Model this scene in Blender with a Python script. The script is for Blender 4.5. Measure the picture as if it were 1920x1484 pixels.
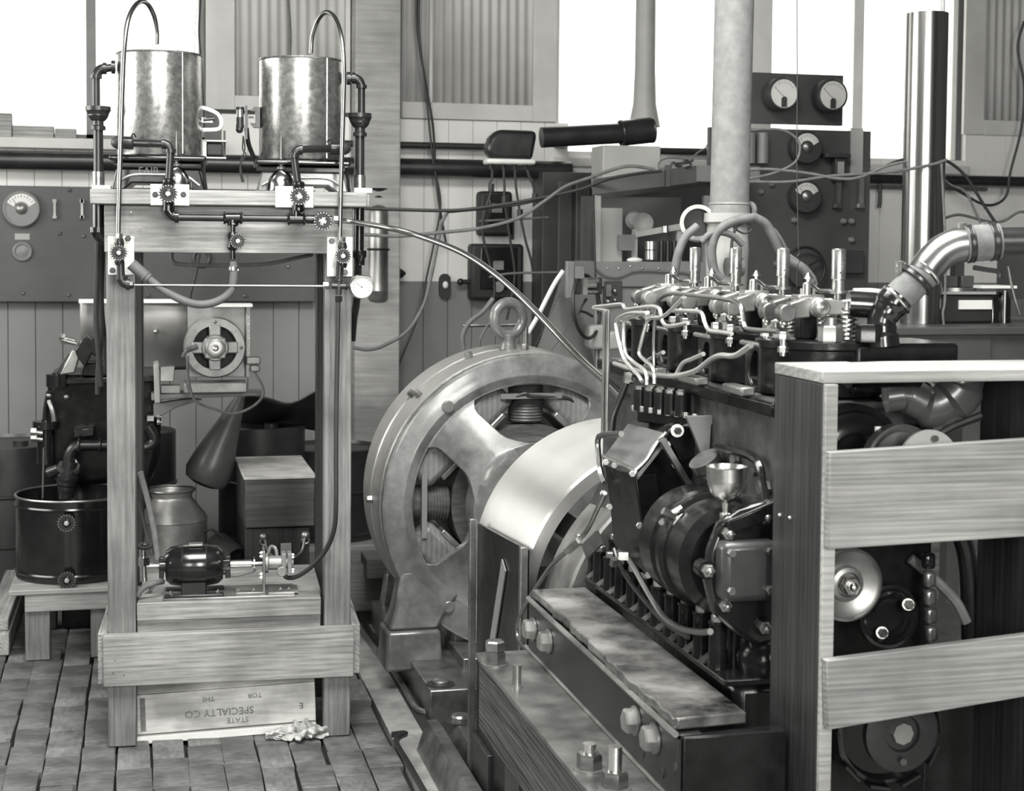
import bpy, math, random
from mathutils import Vector, Matrix
R = math.radians
random.seed(7)
C = bpy.context.scene.collection
for o in list(bpy.data.objects): bpy.data.objects.remove(o)
# ---------------------------------------------------------------- camera
F = 2900.0; CH = 1.67; YAW = math.atan(695/2900); SH = 143.0
cd = bpy.data.cameras.new('camera'); cam = bpy.data.objects.new('camera', cd); C.objects.link(cam)
cd.sensor_width = 36; cd.lens = 36*F/1920; cd.shift_y = -SH/1920; cd.clip_start = .05
cd.dof.use_dof = True; cd.dof.focus_distance = 4.3; cd.dof.aperture_fstop = 8.0
cam.matrix_world = (Matrix.Translation((0, 0, CH)) @ Matrix.Rotation(-YAW, 4, 'Z')
    @ Matrix.Rotation(R(90)-math.atan(140/F), 4, 'X') @ Matrix.Rotation(.0084, 4, 'Z'))
bpy.context.scene.camera = cam
CM = cam.matrix_world.copy(); CR = CM.to_3x3()
# ---------------------------------------------------------------- world, lights, exposure
sc = bpy.context.scene
sc.view_settings.view_transform = 'Standard'; sc.view_settings.look = 'None'
sc.view_settings.exposure = 0.3; sc.view_settings.gamma = 1.0
sc.view_settings.use_curve_mapping = False
w = bpy.data.worlds.new('overcast_sky'); sc.world = w; w.use_nodes = True
bg = w.node_tree.nodes['Background']; bg.inputs[0].default_value = (1, .965, .90, 1); bg.inputs[1].default_value = 2.3
def area(name, loc, rot, sx, sy, power, col=(1, .985, .95)):
    l = bpy.data.lights.new(name, 'AREA'); l.shape = 'RECTANGLE'; l.size = sx; l.size_y = sy; l.energy = power; l.color = col
    o = bpy.data.objects.new(name, l); C.objects.link(o); o.location = loc; o.rotation_euler = rot; return o
area('front_window_light', (1.0, -2.32, 2.45), (R(80), 0, 0), .9, 2.0, 165)      # in the window behind the camera
area('front_window_light', (-1.6, -2.32, 2.45), (R(80), 0, R(-12)), 1.1, 1.9, 75)
area('skylight_light', (.3, 2.7, 4.28), (0, 0, 0), 2.6, 2.2, 300)                # in the roof light
area('side_window_light', (-2.68, 5.6, 2.5), (R(90), 0, R(-90)), 2.6, 1.6, 75)     # in the left wall's window
try: sc.cycles.max_bounces = 8; sc.cycles.use_denoising = True
except Exception: pass
# ---------------------------------------------------------------- geometry helpers
def P(px, py, X=None, Y=None, Z=None, d=None, pl=None):
    r = CR @ Vector(((px-960)/F, (742-py-SH)/F, -1.0)); o = CM.translation
    if pl: return o + r*((pl[0]-o).dot(pl[1])/r.dot(pl[1]))
    if X is not None: t = (X-o.x)/r.x
    elif Y is not None: t = (Y-o.y)/r.y
    elif Z is not None: t = (Z-o.z)/r.z
    else: t = d
    return o + r*t
def PP(pts, **k): return [P(*p[:2], **({**k, **(p[2] if len(p) > 2 else {})})) for p in pts]
V = Vector
def frame(ax):
    ax = V(ax).normalized(); a = V((0, 0, 1)) if abs(ax.z) < .9 else V((1, 0, 0))
    u = a.cross(ax).normalized(); v = ax.cross(u); return u, v, ax
def smooth(pts, k=6):
    pts = [V(p) for p in pts]
    if len(pts) < 3: return pts
    out = []; n = len(pts)
    for i in range(n-1):
        p0 = pts[i-1] if i else pts[0]*2-pts[1]; p1, p2 = pts[i], pts[i+1]; p3 = pts[i+2] if i+2 < n else p2*2-p1
        for j in range(k):
            t = j/k; out.append(.5*((2*p1)+(p2-p0)*t+(2*p0-5*p1+4*p2-p3)*t*t+(3*p1-p0-3*p2+p3)*t**3))
    out.append(pts[-1]); return out
class MB:
    def __init__(s, M=None): s.v = []; s.f = []; s.M = M
    def add(s, vs, fs):
        b = len(s.v); s.v += [(s.M @ V(p)) if s.M else V(p) for p in vs]; s.f += [[b+i for i in f] for f in fs]; return s
    def box(s, c, z, rot=None):
        h = V(z)/2; vs = []
        for k in range(8):
            p = V((h.x*(1 if k & 1 else -1), h.y*(1 if k & 2 else -1), h.z*(1 if k & 4 else -1)))
            if rot: p = rot @ p
            vs.append(V(c)+p)
        return s.add(vs, [(0, 2, 3, 1), (4, 5, 7, 6), (0, 1, 5, 4), (2, 6, 7, 3), (0, 4, 6, 2), (1, 3, 7, 5)])
    def bb(s, a, b):
        a, b = V(a), V(b); return s.box((a+b)/2, [abs(x) for x in (b-a)])
    def beam(s, a, b, w, h, up=(0, 0, 1)):
        a, b = V(a), V(b); y = (b-a).normalized(); x = y.cross(V(up)).normalized(); z = x.cross(y)
        return s.box((a+b)/2, (w, (b-a).length, h), Matrix((x, y, z)).transposed())
    def rings(s, rs, closed=False, cap=True):
        n = len(rs[0]); vs = [p for r in rs for p in r]; fs = []
        m = len(rs)
        for i in range(m if closed else m-1):
            a, b = i*n, ((i+1) % m)*n
            for j in range(n): fs.append((a+j, a+(j+1) % n, b+(j+1) % n, b+j))
        if cap and not closed: fs.append(list(range(n))[::-1]); fs.append([(m-1)*n+j for j in range(n)])
        return s.add(vs, fs)
    def circ(s, c, u, v, r, n): return [c+u*(r*math.cos(2*math.pi*j/n))+v*(r*math.sin(2*math.pi*j/n)) for j in range(n)]
    def cyl(s, a, b, r, r2=None, n=20, cap=True):
        a, b = V(a), V(b); u, v, _ = frame(b-a); r2 = r if r2 is None else r2
        return s.rings([s.circ(a, u, v, r, n), s.circ(b, u, v, r2, n)], cap=cap)
    def lathe(s, prof, o, ax=(0, 0, 1), n=28, cap=True):
        o = V(o); u, v, w_ = frame(ax)
        return s.rings([s.circ(o+w_*h, u, v, max(r, 1e-4), n) for r, h in prof], cap=cap)
    def tube(s, pts, r, n=8, k=6, closed=False):
        pts = smooth(pts, k) if k else [V(p) for p in pts]; rs = []; N = len(pts); up = None
        for i, p in enumerate(pts):
            t = (pts[min(i+1, N-1)]-pts[max(i-1, 0)]); t = t.normalized() if t.length > 1e-9 else V((0, 0, 1))
            if up is None: up, v_, _ = frame(t)
            up = (up-t*up.dot(t)); up = up.normalized() if up.length > 1e-6 else frame(t)[0]
            rr = r[min(i*len(r)//N, len(r)-1)] if isinstance(r, (list, tuple)) else r
            rs.append(s.circ(p, up, t.cross(up), rr, n))
        return s.rings(rs)
    def torus(s, c, ax, Rr, r, n=28, m=8, a0=0, a1=360):
        u, v, _w = frame(ax); c = V(c); cl = abs(a1-a0) >= 360; rs = []
        for i in range(n if cl else n+1):
            a = R(a0+(a1-a0)*i/n); dr = u*math.cos(a)+v*math.sin(a); rs.append(s.circ(c+dr*Rr, dr, _w, r, m))
        return s.rings(rs, closed=cl)
    def prism(s, poly, o, ux, uy, dep):
        o, ux, uy = V(o), V(ux).normalized(), V(uy).normalized(); w_ = ux.cross(uy).normalized()*dep; n = len(poly)
        a = [o+ux*x+uy*y for x, y in poly]; return s.rings([a, [p+w_ for p in a]])
    def loft(s, A, B):
        return s.rings([[V(p) for p in A], [V(p) for p in B]])
    def sph(s, c, r, n=16, sc3=(1, 1, 1), a0=-90, a1=90):
        c = V(c); m = n//2; rs = []
        for i in range(m+1):
            a = R(a0+(a1-a0)*i/m); rr = max(math.cos(a)*r, 1e-4)
            rs.append([c+V((rr*math.cos(2*math.pi*j/n)*sc3[0], rr*math.sin(2*math.pi*j/n)*sc3[1], r*math.sin(a)*sc3[2])) for j in range(n)])
        return s.rings(rs)
    def hexn(s, p, ax, r, h):
        p = V(p); u, v, w_ = frame(ax)
        return s.rings([s.circ(p, u, v, r, 6), s.circ(p+w_*h*.85, u, v, r, 6), s.circ(p+w_*h, u, v, r*.85, 6)])
    def bolt(s, p, ax, r, h=None):
        h = h or r*1.1; a = V(ax).normalized(); s.hexn(p, a, r, h); return s.cyl(V(p)+a*h, V(p)+a*(h*1.5), r*.5, n=10)
    def grid(s, fn, nu, nv, thick=None):
        vs = [fn(i/nu, j/nv) for i in range(nu+1) for j in range(nv+1)]
        fs = [(i*(nv+1)+j, (i+1)*(nv+1)+j, (i+1)*(nv+1)+j+1, i*(nv+1)+j+1) for i in range(nu) for j in range(nv)]
        return s.add(vs, fs)
    def out(s, name, mat, parent=None, bev=0, label=None, cat=None, group=None, kind=None, solid=0, ang=38):
        vs = s.v
        if parent is None:
            xs = [p.x for p in vs]; ys = [p.y for p in vs]; org = V(((min(xs)+max(xs))/2, (min(ys)+max(ys))/2, min(p.z for p in vs)))
        else: org = ORG[parent.name]
        me = bpy.data.meshes.new(name); me.from_pydata([tuple(p-org) for p in vs], [], s.f); me.update()
        me.materials.append(mat)
        import bmesh
        bm = bmesh.new(); bm.from_mesh(me); bmesh.ops.recalc_face_normals(bm, faces=bm.faces); bm.to_mesh(me); bm.free()
        me.polygons.foreach_set('use_smooth', [True]*len(me.polygons)); me.set_sharp_from_angle(angle=R(ang))
        o = bpy.data.objects.new(name, me); C.objects.link(o)
        if parent is not None: o.parent = parent
        else: o.location = org
        ORG[o.name] = org
        tag(o, label, cat, group, kind)
        if solid: md = o.modifiers.new('solid', 'SOLIDIFY'); md.thickness = solid; md.offset = 0
        if bev: md = o.modifiers.new('bevel', 'BEVEL'); md.width = bev; md.segments = 2; md.limit_method = 'ANGLE'; md.angle_limit = R(40); md.use_clamp_overlap = True
        return o
ORG = {}
def tag(o, label=None, cat=None, group=None, kind=None):
    for k, x in (('label', label), ('category', cat), ('group', group), ('kind', kind)):
        if x: o[k] = x
    return o
def th(name, label, cat, loc, group=None):
    o = bpy.data.objects.new(name, None); C.objects.link(o); o.location = loc; o.empty_display_size = .1
    ORG[o.name] = V(loc); return tag(o, label, cat, group)
def lab(txt, mat, parent, M, size, ext=.0006, name='lettering'):
    cu = bpy.data.curves.new(name, 'FONT'); cu.body = txt; cu.size = size; cu.extrude = ext; cu.align_x = 'CENTER'; cu.align_y = 'CENTER'; cu.resolution_u = 2
    t = bpy.data.objects.new(name, cu); C.objects.link(t); dg = bpy.context.evaluated_depsgraph_get()
    me = bpy.data.meshes.new_from_object(t.evaluated_get(dg)); bpy.data.objects.remove(t)
    me.transform(Matrix.Translation(-ORG[parent.name]) @ M); me.materials.clear(); me.materials.append(mat)
    o = bpy.data.objects.new(name, me); C.objects.link(o); o.parent = parent; ORG[o.name] = ORG[parent.name]; return o
def facing(c, right, up):   # matrix for text on a surface
    r, u = V(right).normalized(), V(up).normalized(); n = r.cross(u)
    return Matrix.Translation(c) @ Matrix((r, u, n)).transposed().to_4x4()
# ---------------------------------------------------------------- materials
def g(v):
    k = min(1, v/.35); return (v*(.93+.07*k), v*(.995+.005*k), v*(.985-.01*k), 1)
def mat(name, c1, c2=None, rough=.5, metal=0., ns=8., st=(1, 1, 1), bump=0., rvar=0., coat=0., det=6., grain=None, spots=0, gw=.11):
    m = bpy.data.materials.new(name); m.use_nodes = True; nt = m.node_tree; N = nt.nodes; L = nt.links; b = N['Principled BSDF']
    b.inputs['Roughness'].default_value = rough; b.inputs['Metallic'].default_value = metal
    if coat: b.inputs['Coat Weight'].default_value = coat; b.inputs['Coat Roughness'].default_value = .12
    if c2 is None: b.inputs['Base Color'].default_value = g(c1)
    tc = N.new('ShaderNodeTexCoord'); mp = N.new('ShaderNodeMapping'); mp.inputs['Scale'].default_value = st; L.new(tc.outputs['Object'], mp.inputs[0])
    inf = N.new('ShaderNodeObjectInfo'); mul = N.new('ShaderNodeMath'); mul.operation = 'MULTIPLY'; mul.inputs[1].default_value = 37.0
    L.new(inf.outputs['Random'], mul.inputs[0]); cx = N.new('ShaderNodeCombineXYZ')
    for i in range(3): L.new(mul.outputs[0], cx.inputs[i])
    L.new(cx.outputs[0], mp.inputs['Location'])
    no = N.new('ShaderNodeTexNoise'); no.inputs['Scale'].default_value = ns; no.inputs['Detail'].default_value = det; no.inputs['Roughness'].default_value = .6; L.new(mp.outputs[0], no.inputs['Vector'])
    fac = no.outputs[0]
    if grain:
        wv = N.new('ShaderNodeTexWave'); wv.wave_type = 'RINGS'; wv.rings_direction = grain[0]; wv.inputs['Scale'].default_value = grain[1]; wv.inputs['Distortion'].default_value = grain[2]
        wv.inputs['Detail'].default_value = 3; wv.inputs['Detail Scale'].default_value = 1.2; L.new(mp.outputs[0], wv.inputs['Vector'])
        mx = N.new('ShaderNodeMath'); mx.operation = 'MULTIPLY_ADD'; mx.inputs[1].default_value = gw; L.new(wv.outputs[1], mx.inputs[0])
        m2 = N.new('ShaderNodeMath'); m2.operation = 'MULTIPLY'; m2.inputs[1].default_value = 1-gw; L.new(no.outputs[0], m2.inputs[0]); L.new(m2.outputs[0], mx.inputs[2]); fac = mx.outputs[0]
    if c2 is not None:
        cr = N.new('ShaderNodeValToRGB'); cr.color_ramp.elements[0].position = .3; cr.color_ramp.elements[1].position = .72
        cr.color_ramp.elements[0].color = g(c1); cr.color_ramp.elements[1].color = g(c2); L.new(fac, cr.inputs[0]); col = cr.outputs[0]
        if spots:
            n2 = N.new('ShaderNodeTexNoise'); n2.inputs['Scale'].default_value = spots; n2.inputs['Detail'].default_value = 5; L.new(tc.outputs['Object'], n2.inputs['Vector'])
            r2 = N.new('ShaderNodeValToRGB'); r2.color_ramp.elements[0].position = .38; r2.color_ramp.elements[1].position = .6; r2.color_ramp.elements[0].color = (.55, .55, .55, 1); L.new(n2.outputs[0], r2.inputs[0])
            mm = N.new('ShaderNodeMix'); mm.data_type = 'RGBA'; mm.blend_type = 'MULTIPLY'; mm.inputs[0].default_value = 1; L.new(col, mm.inputs[6]); L.new(r2.outputs[0], mm.inputs[7]); col = mm.outputs[2]
        L.new(col, b.inputs['Base Color'])
    if rvar:
        mr = N.new('ShaderNodeMapRange'); mr.inputs[3].default_value = max(rough-rvar, .03); mr.inputs[4].default_value = rough+rvar; L.new(no.outputs[0], mr.inputs[0]); L.new(mr.outputs[0], b.inputs['Roughness'])
    if bump:
        bp = N.new('ShaderNodeBump'); bp.inputs['Strength'].default_value = bump; bp.inputs['Distance'].default_value = .004; L.new(fac, bp.inputs['Height']); L.new(bp.outputs[0], b.inputs['Normal'])
    return m
WK = dict(rough=.62, bump=.4, ns=15, det=8)
woodX = mat('pine_grain_x', .18, .42, st=(.3, 5, 7), grain=('X', 3.2, 5), spots=3, **WK)
woodY = mat('pine_grain_y', .20, .46, st=(6, .35, 9), grain=('Y', 3.2, 5), spots=3, **WK)
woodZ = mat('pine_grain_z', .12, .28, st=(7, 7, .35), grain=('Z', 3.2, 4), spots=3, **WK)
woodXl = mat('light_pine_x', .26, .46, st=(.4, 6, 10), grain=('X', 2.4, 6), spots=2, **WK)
woodD = mat('dark_or_shaded_wood', .012, .042, gw=.12, st=(8, 8, .6), grain=('Z', 3, 4), rough=.42, ns=5, bump=.3)  # dark timber; also paints the shade on rear posts, rear legs, crate sides
woodB = mat('dark_fir_beam', .008, .085, st=(3, .3, 9), grain=('Y', 4.5, 14), gw=.45, rough=.5, ns=3, bump=.6)
woodW = mat('pale_box_wood', .6, .95, st=(.5, 6, 6), rough=.7, ns=10, det=8, spots=5)
flaky = mat('flaking_oily_plate', .01, .42, rough=.28, metal=.5, rvar=.2, ns=9, det=9, bump=.5, spots=7)
blk = mat('floor_block_wood', .08, .17, st=(1, 3, 1), rough=.55, ns=28, det=9, bump=.4, spots=9)
blk2 = mat('floor_block_worn', .11, .21, st=(3, 1, 1), rough=.5, ns=26, det=9, bump=.4, spots=8)
joint = mat('floor_joint_dirt', .012, rough=.9)
conc = mat('concrete', .2, .40, rough=.75, ns=9, det=9, bump=.25, spots=4)
def paint_wall():
    m = mat('two_tone_wall_paint', .5, rough=.6); nt = m.node_tree; N = nt.nodes; L = nt.links; b = N['Principled BSDF']
    ge = N.new('ShaderNodeNewGeometry'); sx = N.new('ShaderNodeSeparateXYZ'); L.new(ge.outputs['Position'], sx.inputs[0])
    gt = N.new('ShaderNodeMath'); gt.operation = 'GREATER_THAN'; gt.inputs[1].default_value = 1.462; L.new(sx.outputs[2], gt.inputs[0])
    no = N.new('ShaderNodeTexNoise'); no.inputs['Scale'].default_value = 1.8; no.inputs['Detail'].default_value = 6; L.new(ge.outputs['Position'], no.inputs['Vector'])
    a = N.new('ShaderNodeValToRGB'); a.color_ramp.elements[0].color = g(.17); a.color_ramp.elements[1].color = g(.23)
    c = N.new('ShaderNodeValToRGB'); c.color_ramp.elements[0].color = g(.66); c.color_ramp.elements[1].color = g(.78)
    for r_ in (a, c): r_.color_ramp.elements[0].position = .35; r_.color_ramp.elements[1].position = .7; L.new(no.outputs[0], r_.inputs[0])
    mm = N.new('ShaderNodeMix'); mm.data_type = 'RGBA'; L.new(gt.outputs[0], mm.inputs[0]); L.new(a.outputs[0], mm.inputs[6]); L.new(c.outputs[0], mm.inputs[7]); L.new(mm.outputs[2], b.inputs['Base Color']); return m
wallp = paint_wall()
trimp = mat('window_trim_paint', .46, .6, rough=.6, ns=3)
corrp = mat('corrugated_panel_paint', .42, .52, rough=.6, ns=3)
mull = mat('grey_mullion_paint', .16, .2, rough=.6)
plain = mat('dark_shop_wall_paint', .10, .14, rough=.8, ns=2)
mull2 = mat('hazed_window_paint', .7, .8, rough=.6)  # window haze put into the colour, paler than the grey mullions
black = mat('black_enamel', .006, .012, rough=.2, rvar=.08, ns=14, bump=.12, coat=.3)
oily = mat('oily_black_casting', .005, .013, rough=.22, rvar=.12, ns=22, bump=.3)
oily.node_tree.nodes['Principled BSDF'].inputs['Specular IOR Level'].default_value = .25
matteb = mat('matte_black', .015, .025, rough=.6, ns=8)
iron = mat('dark_iron_pipe', .035, .06, rough=.3, metal=.6, rvar=.1, ns=10)
cast = mat('grey_painted_casting', .15, .24, rough=.34, metal=.15, rvar=.12, ns=24, det=9, bump=.3, coat=.5, spots=6)
yoke = mat('machined_yoke_steel', .34, .54, rough=.4, metal=.7, ns=16, det=9, st=(1, 6, 1), rvar=.08)
drumm = mat('turned_pulley_steel', .66, .74, rough=.36, metal=.95, ns=3, st=(1, 1, 1), rvar=.04)
def aniso(m, a=.8):
    N = m.node_tree.nodes; b = N['Principled BSDF']; b.inputs['Anisotropic'].default_value = a; t = N.new('ShaderNodeTangent'); t.direction_type = 'RADIAL'; t.axis = 'Y'; m.node_tree.links.new(t.outputs[0], b.inputs['Tangent']); b.inputs['Anisotropic Rotation'].default_value = 0.25
aniso(drumm); aniso(yoke, .6)
steel = mat('bright_steel', .55, .7, rough=.27, metal=1, rvar=.1, ns=14)
satin = mat('satin_steel', .28, .46, rough=.38, metal=.85, rvar=.12, ns=9, spots=6)
bar_t = mat('oiled_steel_plate', .16, .36, rough=.33, metal=.8, rvar=.14, ns=14, det=9, spots=5)
nutm = mat('oiled_dark_nut', .18, .38, rough=.24, metal=.9, rvar=.1, ns=20)
nickel = mat('nickel_plate', .5, .62, rough=.18, metal=1, ns=3)
galv = mat('galvanised_sheet', .24, .5, rough=.27, metal=.85, rvar=.1, ns=45)
sheet = mat('sheet_metal', .4, .5, rough=.45, metal=.6, ns=4)
alum = mat('dull_aluminium', .18, .32, rough=.42, metal=.5, ns=12, bump=.1)
brass = mat('brass_tube', .3, .42, rough=.28, metal=1, ns=10)
tubeM = mat('copper_tube', .22, .32, rough=.3, metal=1, ns=10)
tubeL = mat('bright_fuel_line', .6, .72, rough=.3, metal=.8, ns=10)
rubber = mat('black_rubber_cable', .02, .035, rough=.5, ns=8)
cable = mat('grey_braided_cable', .09, .15, rough=.65, ns=30)
hoseM = mat('ribbed_rubber_hose', .09, .13, rough=.6, ns=20, st=(1, 1, 1))
fabric = mat('fabric_coupling_hose', .10, .17, rough=.8, ns=40, bump=.2)
dialw = mat('dial_white', .64, rough=.4)
white = mat('white_enamel', .72, .85, rough=.35, ns=5)
slate = mat('slate_panel', .055, .08, rough=.45, ns=5)
slate2 = mat('dark_slate_panel', .03, .05, rough=.5, ns=5)
gpaint = mat('grey_machine_paint', .16, .21, rough=.45, ns=5)
lpaint = mat('light_grey_machine_paint', .3, .38, rough=.5, ns=5)
ink = mat('faded_stencil_ink', .10, .25, rough=.8, ns=30)
coil = mat('coil_wrapping_tape', .05, .13, rough=.45, st=(1, 1, 5), ns=12, bump=.4)
rag_m = mat('rag_cloth', .12, .6, rough=.85, ns=22)
canvas = mat('dark_tarpaulin', .02, .05, rough=.35, ns=3, bump=.3)
drumb = mat('dark_oil_drum', .03, .06, rough=.35, metal=.3, ns=6, rvar=.1)
concb = mat('pipe_lagging', .14, .22, rough=.7, ns=30, bump=.1)
whitecast = mat('pale_casting', .28, .4, rough=.6, ns=8, bump=.15)
glassm = bpy.data.materials.new('window_glass'); glassm.use_nodes = True
_n = glassm.node_tree.nodes; _l = glassm.node_tree.links; _n.remove(_n['Principled BSDF'])
_t = _n.new('ShaderNodeBsdfTransparent'); _g = _n.new('ShaderNodeBsdfGlossy'); _g.inputs['Roughness'].default_value = .05; _x = _n.new('ShaderNodeMixShader'); _x.inputs[0].default_value = .05
_l.new(_t.outputs[0], _x.inputs[1]); _l.new(_g.outputs[0], _x.inputs[2]); _l.new(_x.outputs[0], _n['Material Output'].inputs[0])
# ---------------------------------------------------------------- shared small parts
def wheel(parent, p, ax, r, name='handwheel', m=None):   # scalloped valve wheel
    b = MB(); p = V(p); u, v, w_ = frame(ax); k = 18; ring = []
    for i in range(k*2):
        a = math.pi*i/k; rr = r*(1 if i % 2 else .84); ring.append(p+u*(rr*math.cos(a))+v*(rr*math.sin(a)))
    b.rings([[q for q in ring], [q+w_*r*.28 for q in ring]], cap=False)
    inner = [p+(q-p)*.5 for q in ring]; b.rings([ring, inner], cap=False); b.rings([[q+w_*r*.28 for q in ring], [q+w_*r*.28 for q in inner]], cap=False); b.rings([inner, [q+w_*r*.28 for q in inner]], cap=False)
    for i in range(4):
        a = math.pi*i/2+.5; b.beam(p+w_*r*.1, p+w_*r*.1+(u*math.cos(a)+v*math.sin(a))*r*.75, r*.16, r*.12, up=w_)
    o = b.out(name, m or matteb, parent)
    MB().cyl(p-w_*r*.5, p+w_*r*.35, r*.24, n=12).hexn(p+w_*r*.3, w_, r*.2, r*.16).out('spindle_nut', steel, o)
    for i in range(k):
        a = 2*math.pi*(i+.25)/k; q = p+(u*math.cos(a)+v*math.sin(a))*r*.84+w_*r*.28
        if i == 0: kb = MB()
        kb.cyl(q, q+w_*r*.05, r*.06, n=6)
    kb.out('rim_studs', satin, o, kind='stuff')
    return o
def elbow(b, p, d1, d2, rr, r, k=8):   # quarter bend: enters along d1, leaves along d2
    p, d1, d2 = V(p), V(d1).normalized(), V(d2).normalized(); s0 = p-d1*rr; pts = []
    for i in range(k+1):
        a = math.pi/2*i/k; pts.append(s0+d1*(rr*math.sin(a))+d2*(rr*(1-math.cos(a))))
    b.tube(pts, r, 14, 0); b.cyl(s0-d1*.004, s0+d1*r*.5, r*1.2, n=16); b.cyl(pts[-1]-d2*r*.5, pts[-1]+d2*.004, r*1.2, n=16)
def meter(parent, c, r, nrm, right, fan=True, depth=.05, face=None, body=None):
    n_, rt = V(nrm).normalized(), V(right).normalized(); up = n_.cross(rt).normalized(); c = V(c)
    o = MB().lathe([(r, -.0), (r, depth), (r*.93, depth+.008), (r*.86, depth+.008), (r*.86, depth+.002)], c, n_, 36).out('meter', body or slate2, parent)
    f = MB()
    if fan:
        N_ = 14; A = [c+n_*(depth+.004)+(rt*math.cos(a)+up*math.sin(a))*r*.82 for a in [R(25+130*i/N_) for i in range(N_+1)]]
        Bp = [c+n_*(depth+.004)+(rt*math.cos(a)+up*math.sin(a))*r*.42-up*r*.03 for a in [R(20+140*i/N_) for i in range(N_+1)]]
        vs = A+Bp; f.add(vs, [(i, i+1, N_+1+i+1, N_+1+i) for i in range(N_)])
        f.out('dial', dialw, o)
        MB().lathe([(r*.3, 0), (r*.3, .01), (r*.15, .02), (r*.01, .022)], c+n_*depth, n_, 16).out('knob', satin, o)
        a0 = 130
    else:
        f.cyl(c+n_*(depth+.002), c+n_*(depth+.005), r*.85, n=32).out('dial', dialw, o)
        MB().box(c+n_*(depth+.007)-up*r*.55, (r*.34, .006, r*.5), Matrix((rt, n_, up)).transposed()).cyl(c+n_*(depth+.003)-up*r*.35, c+n_*(depth+.012)-up*r*.35, r*.17, n=12).out('knob', slate2, o)
        a0 = 150
    t = MB(); q = c+n_*(depth+.006)
    for i in range(9):
        a = R(35+110*i/8); dr = rt*math.cos(a)+up*math.sin(a); t.beam(q+dr*r*.62, q+dr*r*(.72 if i % 2 else .76), r*.02, .001, up=n_)
    t.beam(q-up*r*.2, q+(rt*math.cos(R(a0))+up*math.sin(R(a0)))*r*.7, r*.022, .001, up=n_); t.out('scale_marks', matteb, o)
    return o
# ================================================================ THE SETTING
YW = 8.5
def wx(px, y=300): return P(px, y, Y=YW).x
def wz(px, py): return P(px, py, Y=YW).z
W1r = wx(384); W2l = wx(1041); W2r = wx(1797); SILL = 2.205; W2S = wz(1250, 300)
X0, X1, Y0, ZC = -2.75, 6.3, -2.4, 4.35
b = MB()
b.bb((X0, YW+.03, 0), (X1, YW+.15, SILL)).bb((X0, YW+.03, 3.7), (X1, YW+.15, ZC)).bb((W1r, YW+.03, SILL), (W2l, YW+.15, 3.7)).bb((W2r, YW+.03, SILL), (X1, YW+.15, 3.7)).bb((X0, YW+.03, SILL), (-2.2, YW+.15, 3.7))
wb = b.out('wall_back', plain, kind='structure')
pw = .138; x = -2.2; i = 0
proto = {}
while x < X1-.1:
    x2 = x+pw-.006; top = 2.2
    if W1r < x < W2l-.05: top = 2.36
    if x > W2r: top = wz(1850, 232)
    y = YW+random.uniform(-.001, .001)
    pl = [(0, -.007), (.003, -.012), (pw-.003, -.012), (pw-.0005, -.007), (pw-.0005, .03), (0, .03)]
    MB().prism([(a, -c) for a, c in pl], (x, y+.012-.012, 0), (1, 0, 0), (0, -1, 0), -top).out('wall_plank', wallp, wb)
    x += pw
MB().bb((X0, Y0, 0), (X0+.1, 4.2, ZC)).bb((X0, 7.0, 0), (X0+.1, YW+.15, ZC)).bb((X0, 4.2, 0), (X0+.1, 7, 1.6)).bb((X0, 4.2, 3.35), (X0+.1, 7, ZC)).out('wall_left', plain, kind='structure')
MB().bb((X1, Y0, 0), (X1+.1, YW+.15, ZC)).out('wall_right', plain, kind='structure')
MB().bb((X0, Y0-.12, 0), (X1+.1, Y0, 1.4)).bb((X0, Y0-.12, 3.5), (X1+.1, Y0, ZC)).bb((X0, Y0-.12, 1.4), (-2.2, Y0, 3.5)).bb((-1.0, Y0-.12, 1.4), (.2, Y0, 3.5)).bb((1.8, Y0-.12, 1.4), (X1+.1, Y0, 3.5)).out('wall_front', plain, kind='structure')
MB().bb((X0, Y0-.12, ZC), (-.75, YW+.15, ZC+.1)).bb((1.95, Y0-.12, ZC), (X1+.1, YW+.15, ZC+.1)).bb((-.75, Y0-.12, ZC), (1.95, 1.5, ZC+.1)).bb((-.75, 3.9, ZC), (1.95, YW+.15, ZC+.1)).out('ceiling', plain, kind='structure')
# floor ----------------------------------------------------------
fl = MB().bb((X0, Y0, -.12), (X1, YW+.1, -.028)).out('floor', joint, kind='structure')
EDGE = .815; cells = []
cols = int((EDGE+1.75)/.112)
for c in range(cols):
    xa = EDGE-(c+1)*.112; yy = 4.0+random.uniform(0, .2)
    wob = random.uniform(-.003, .003)
    while yy < YW:
        L_ = random.choice([.2, .24, .27, .3]); y2 = min(yy+L_, YW+.02); cells.append((xa+wob, yy, xa+.112-random.choice([.003, .005, .009, .015])+wob, y2-.003)); yy = y2
def blkmesh(m, c, jit=True):
    xa, ya, xb, yb = c; j = lambda s=.0035: random.uniform(-s, s); h = random.uniform(-.004, .0)
    a = [V((xa+j(), ya, h+j(.001))), V((xb+j(), ya, h+j(.001))), V((xb+j(), yb, h+j(.001))), V((xa+j(), yb, h+j(.001)))]
    e = .004; mid = (a[0]+a[2])/2; t = [p+V((e if p.x < mid.x else -e, e if p.y < mid.y else -e, 0)) for p in a]; lo = [p+V((0, 0, -.003)) for p in a]; bt = [V((p.x, p.y, -.028)) for p in a]
    return m.rings([bt, lo, t])
def vis(c):
    cx, cy = (c[0]+c[2])/2, (c[1]+c[3])/2; q = cam.matrix_world.inverted() @ V((cx, cy, 0)); px = 960+F*q.x/-q.z; py = 742-SH-F*q.y/-q.z
    return -30 < px < 900 and py < 1520, -q.z
vs_ = sorted([c for c in cells if vis(c)[0]], key=lambda c: vis(c)[1]); rest = [c for c in cells if not vis(c)[0]]+vs_[300:]
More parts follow.
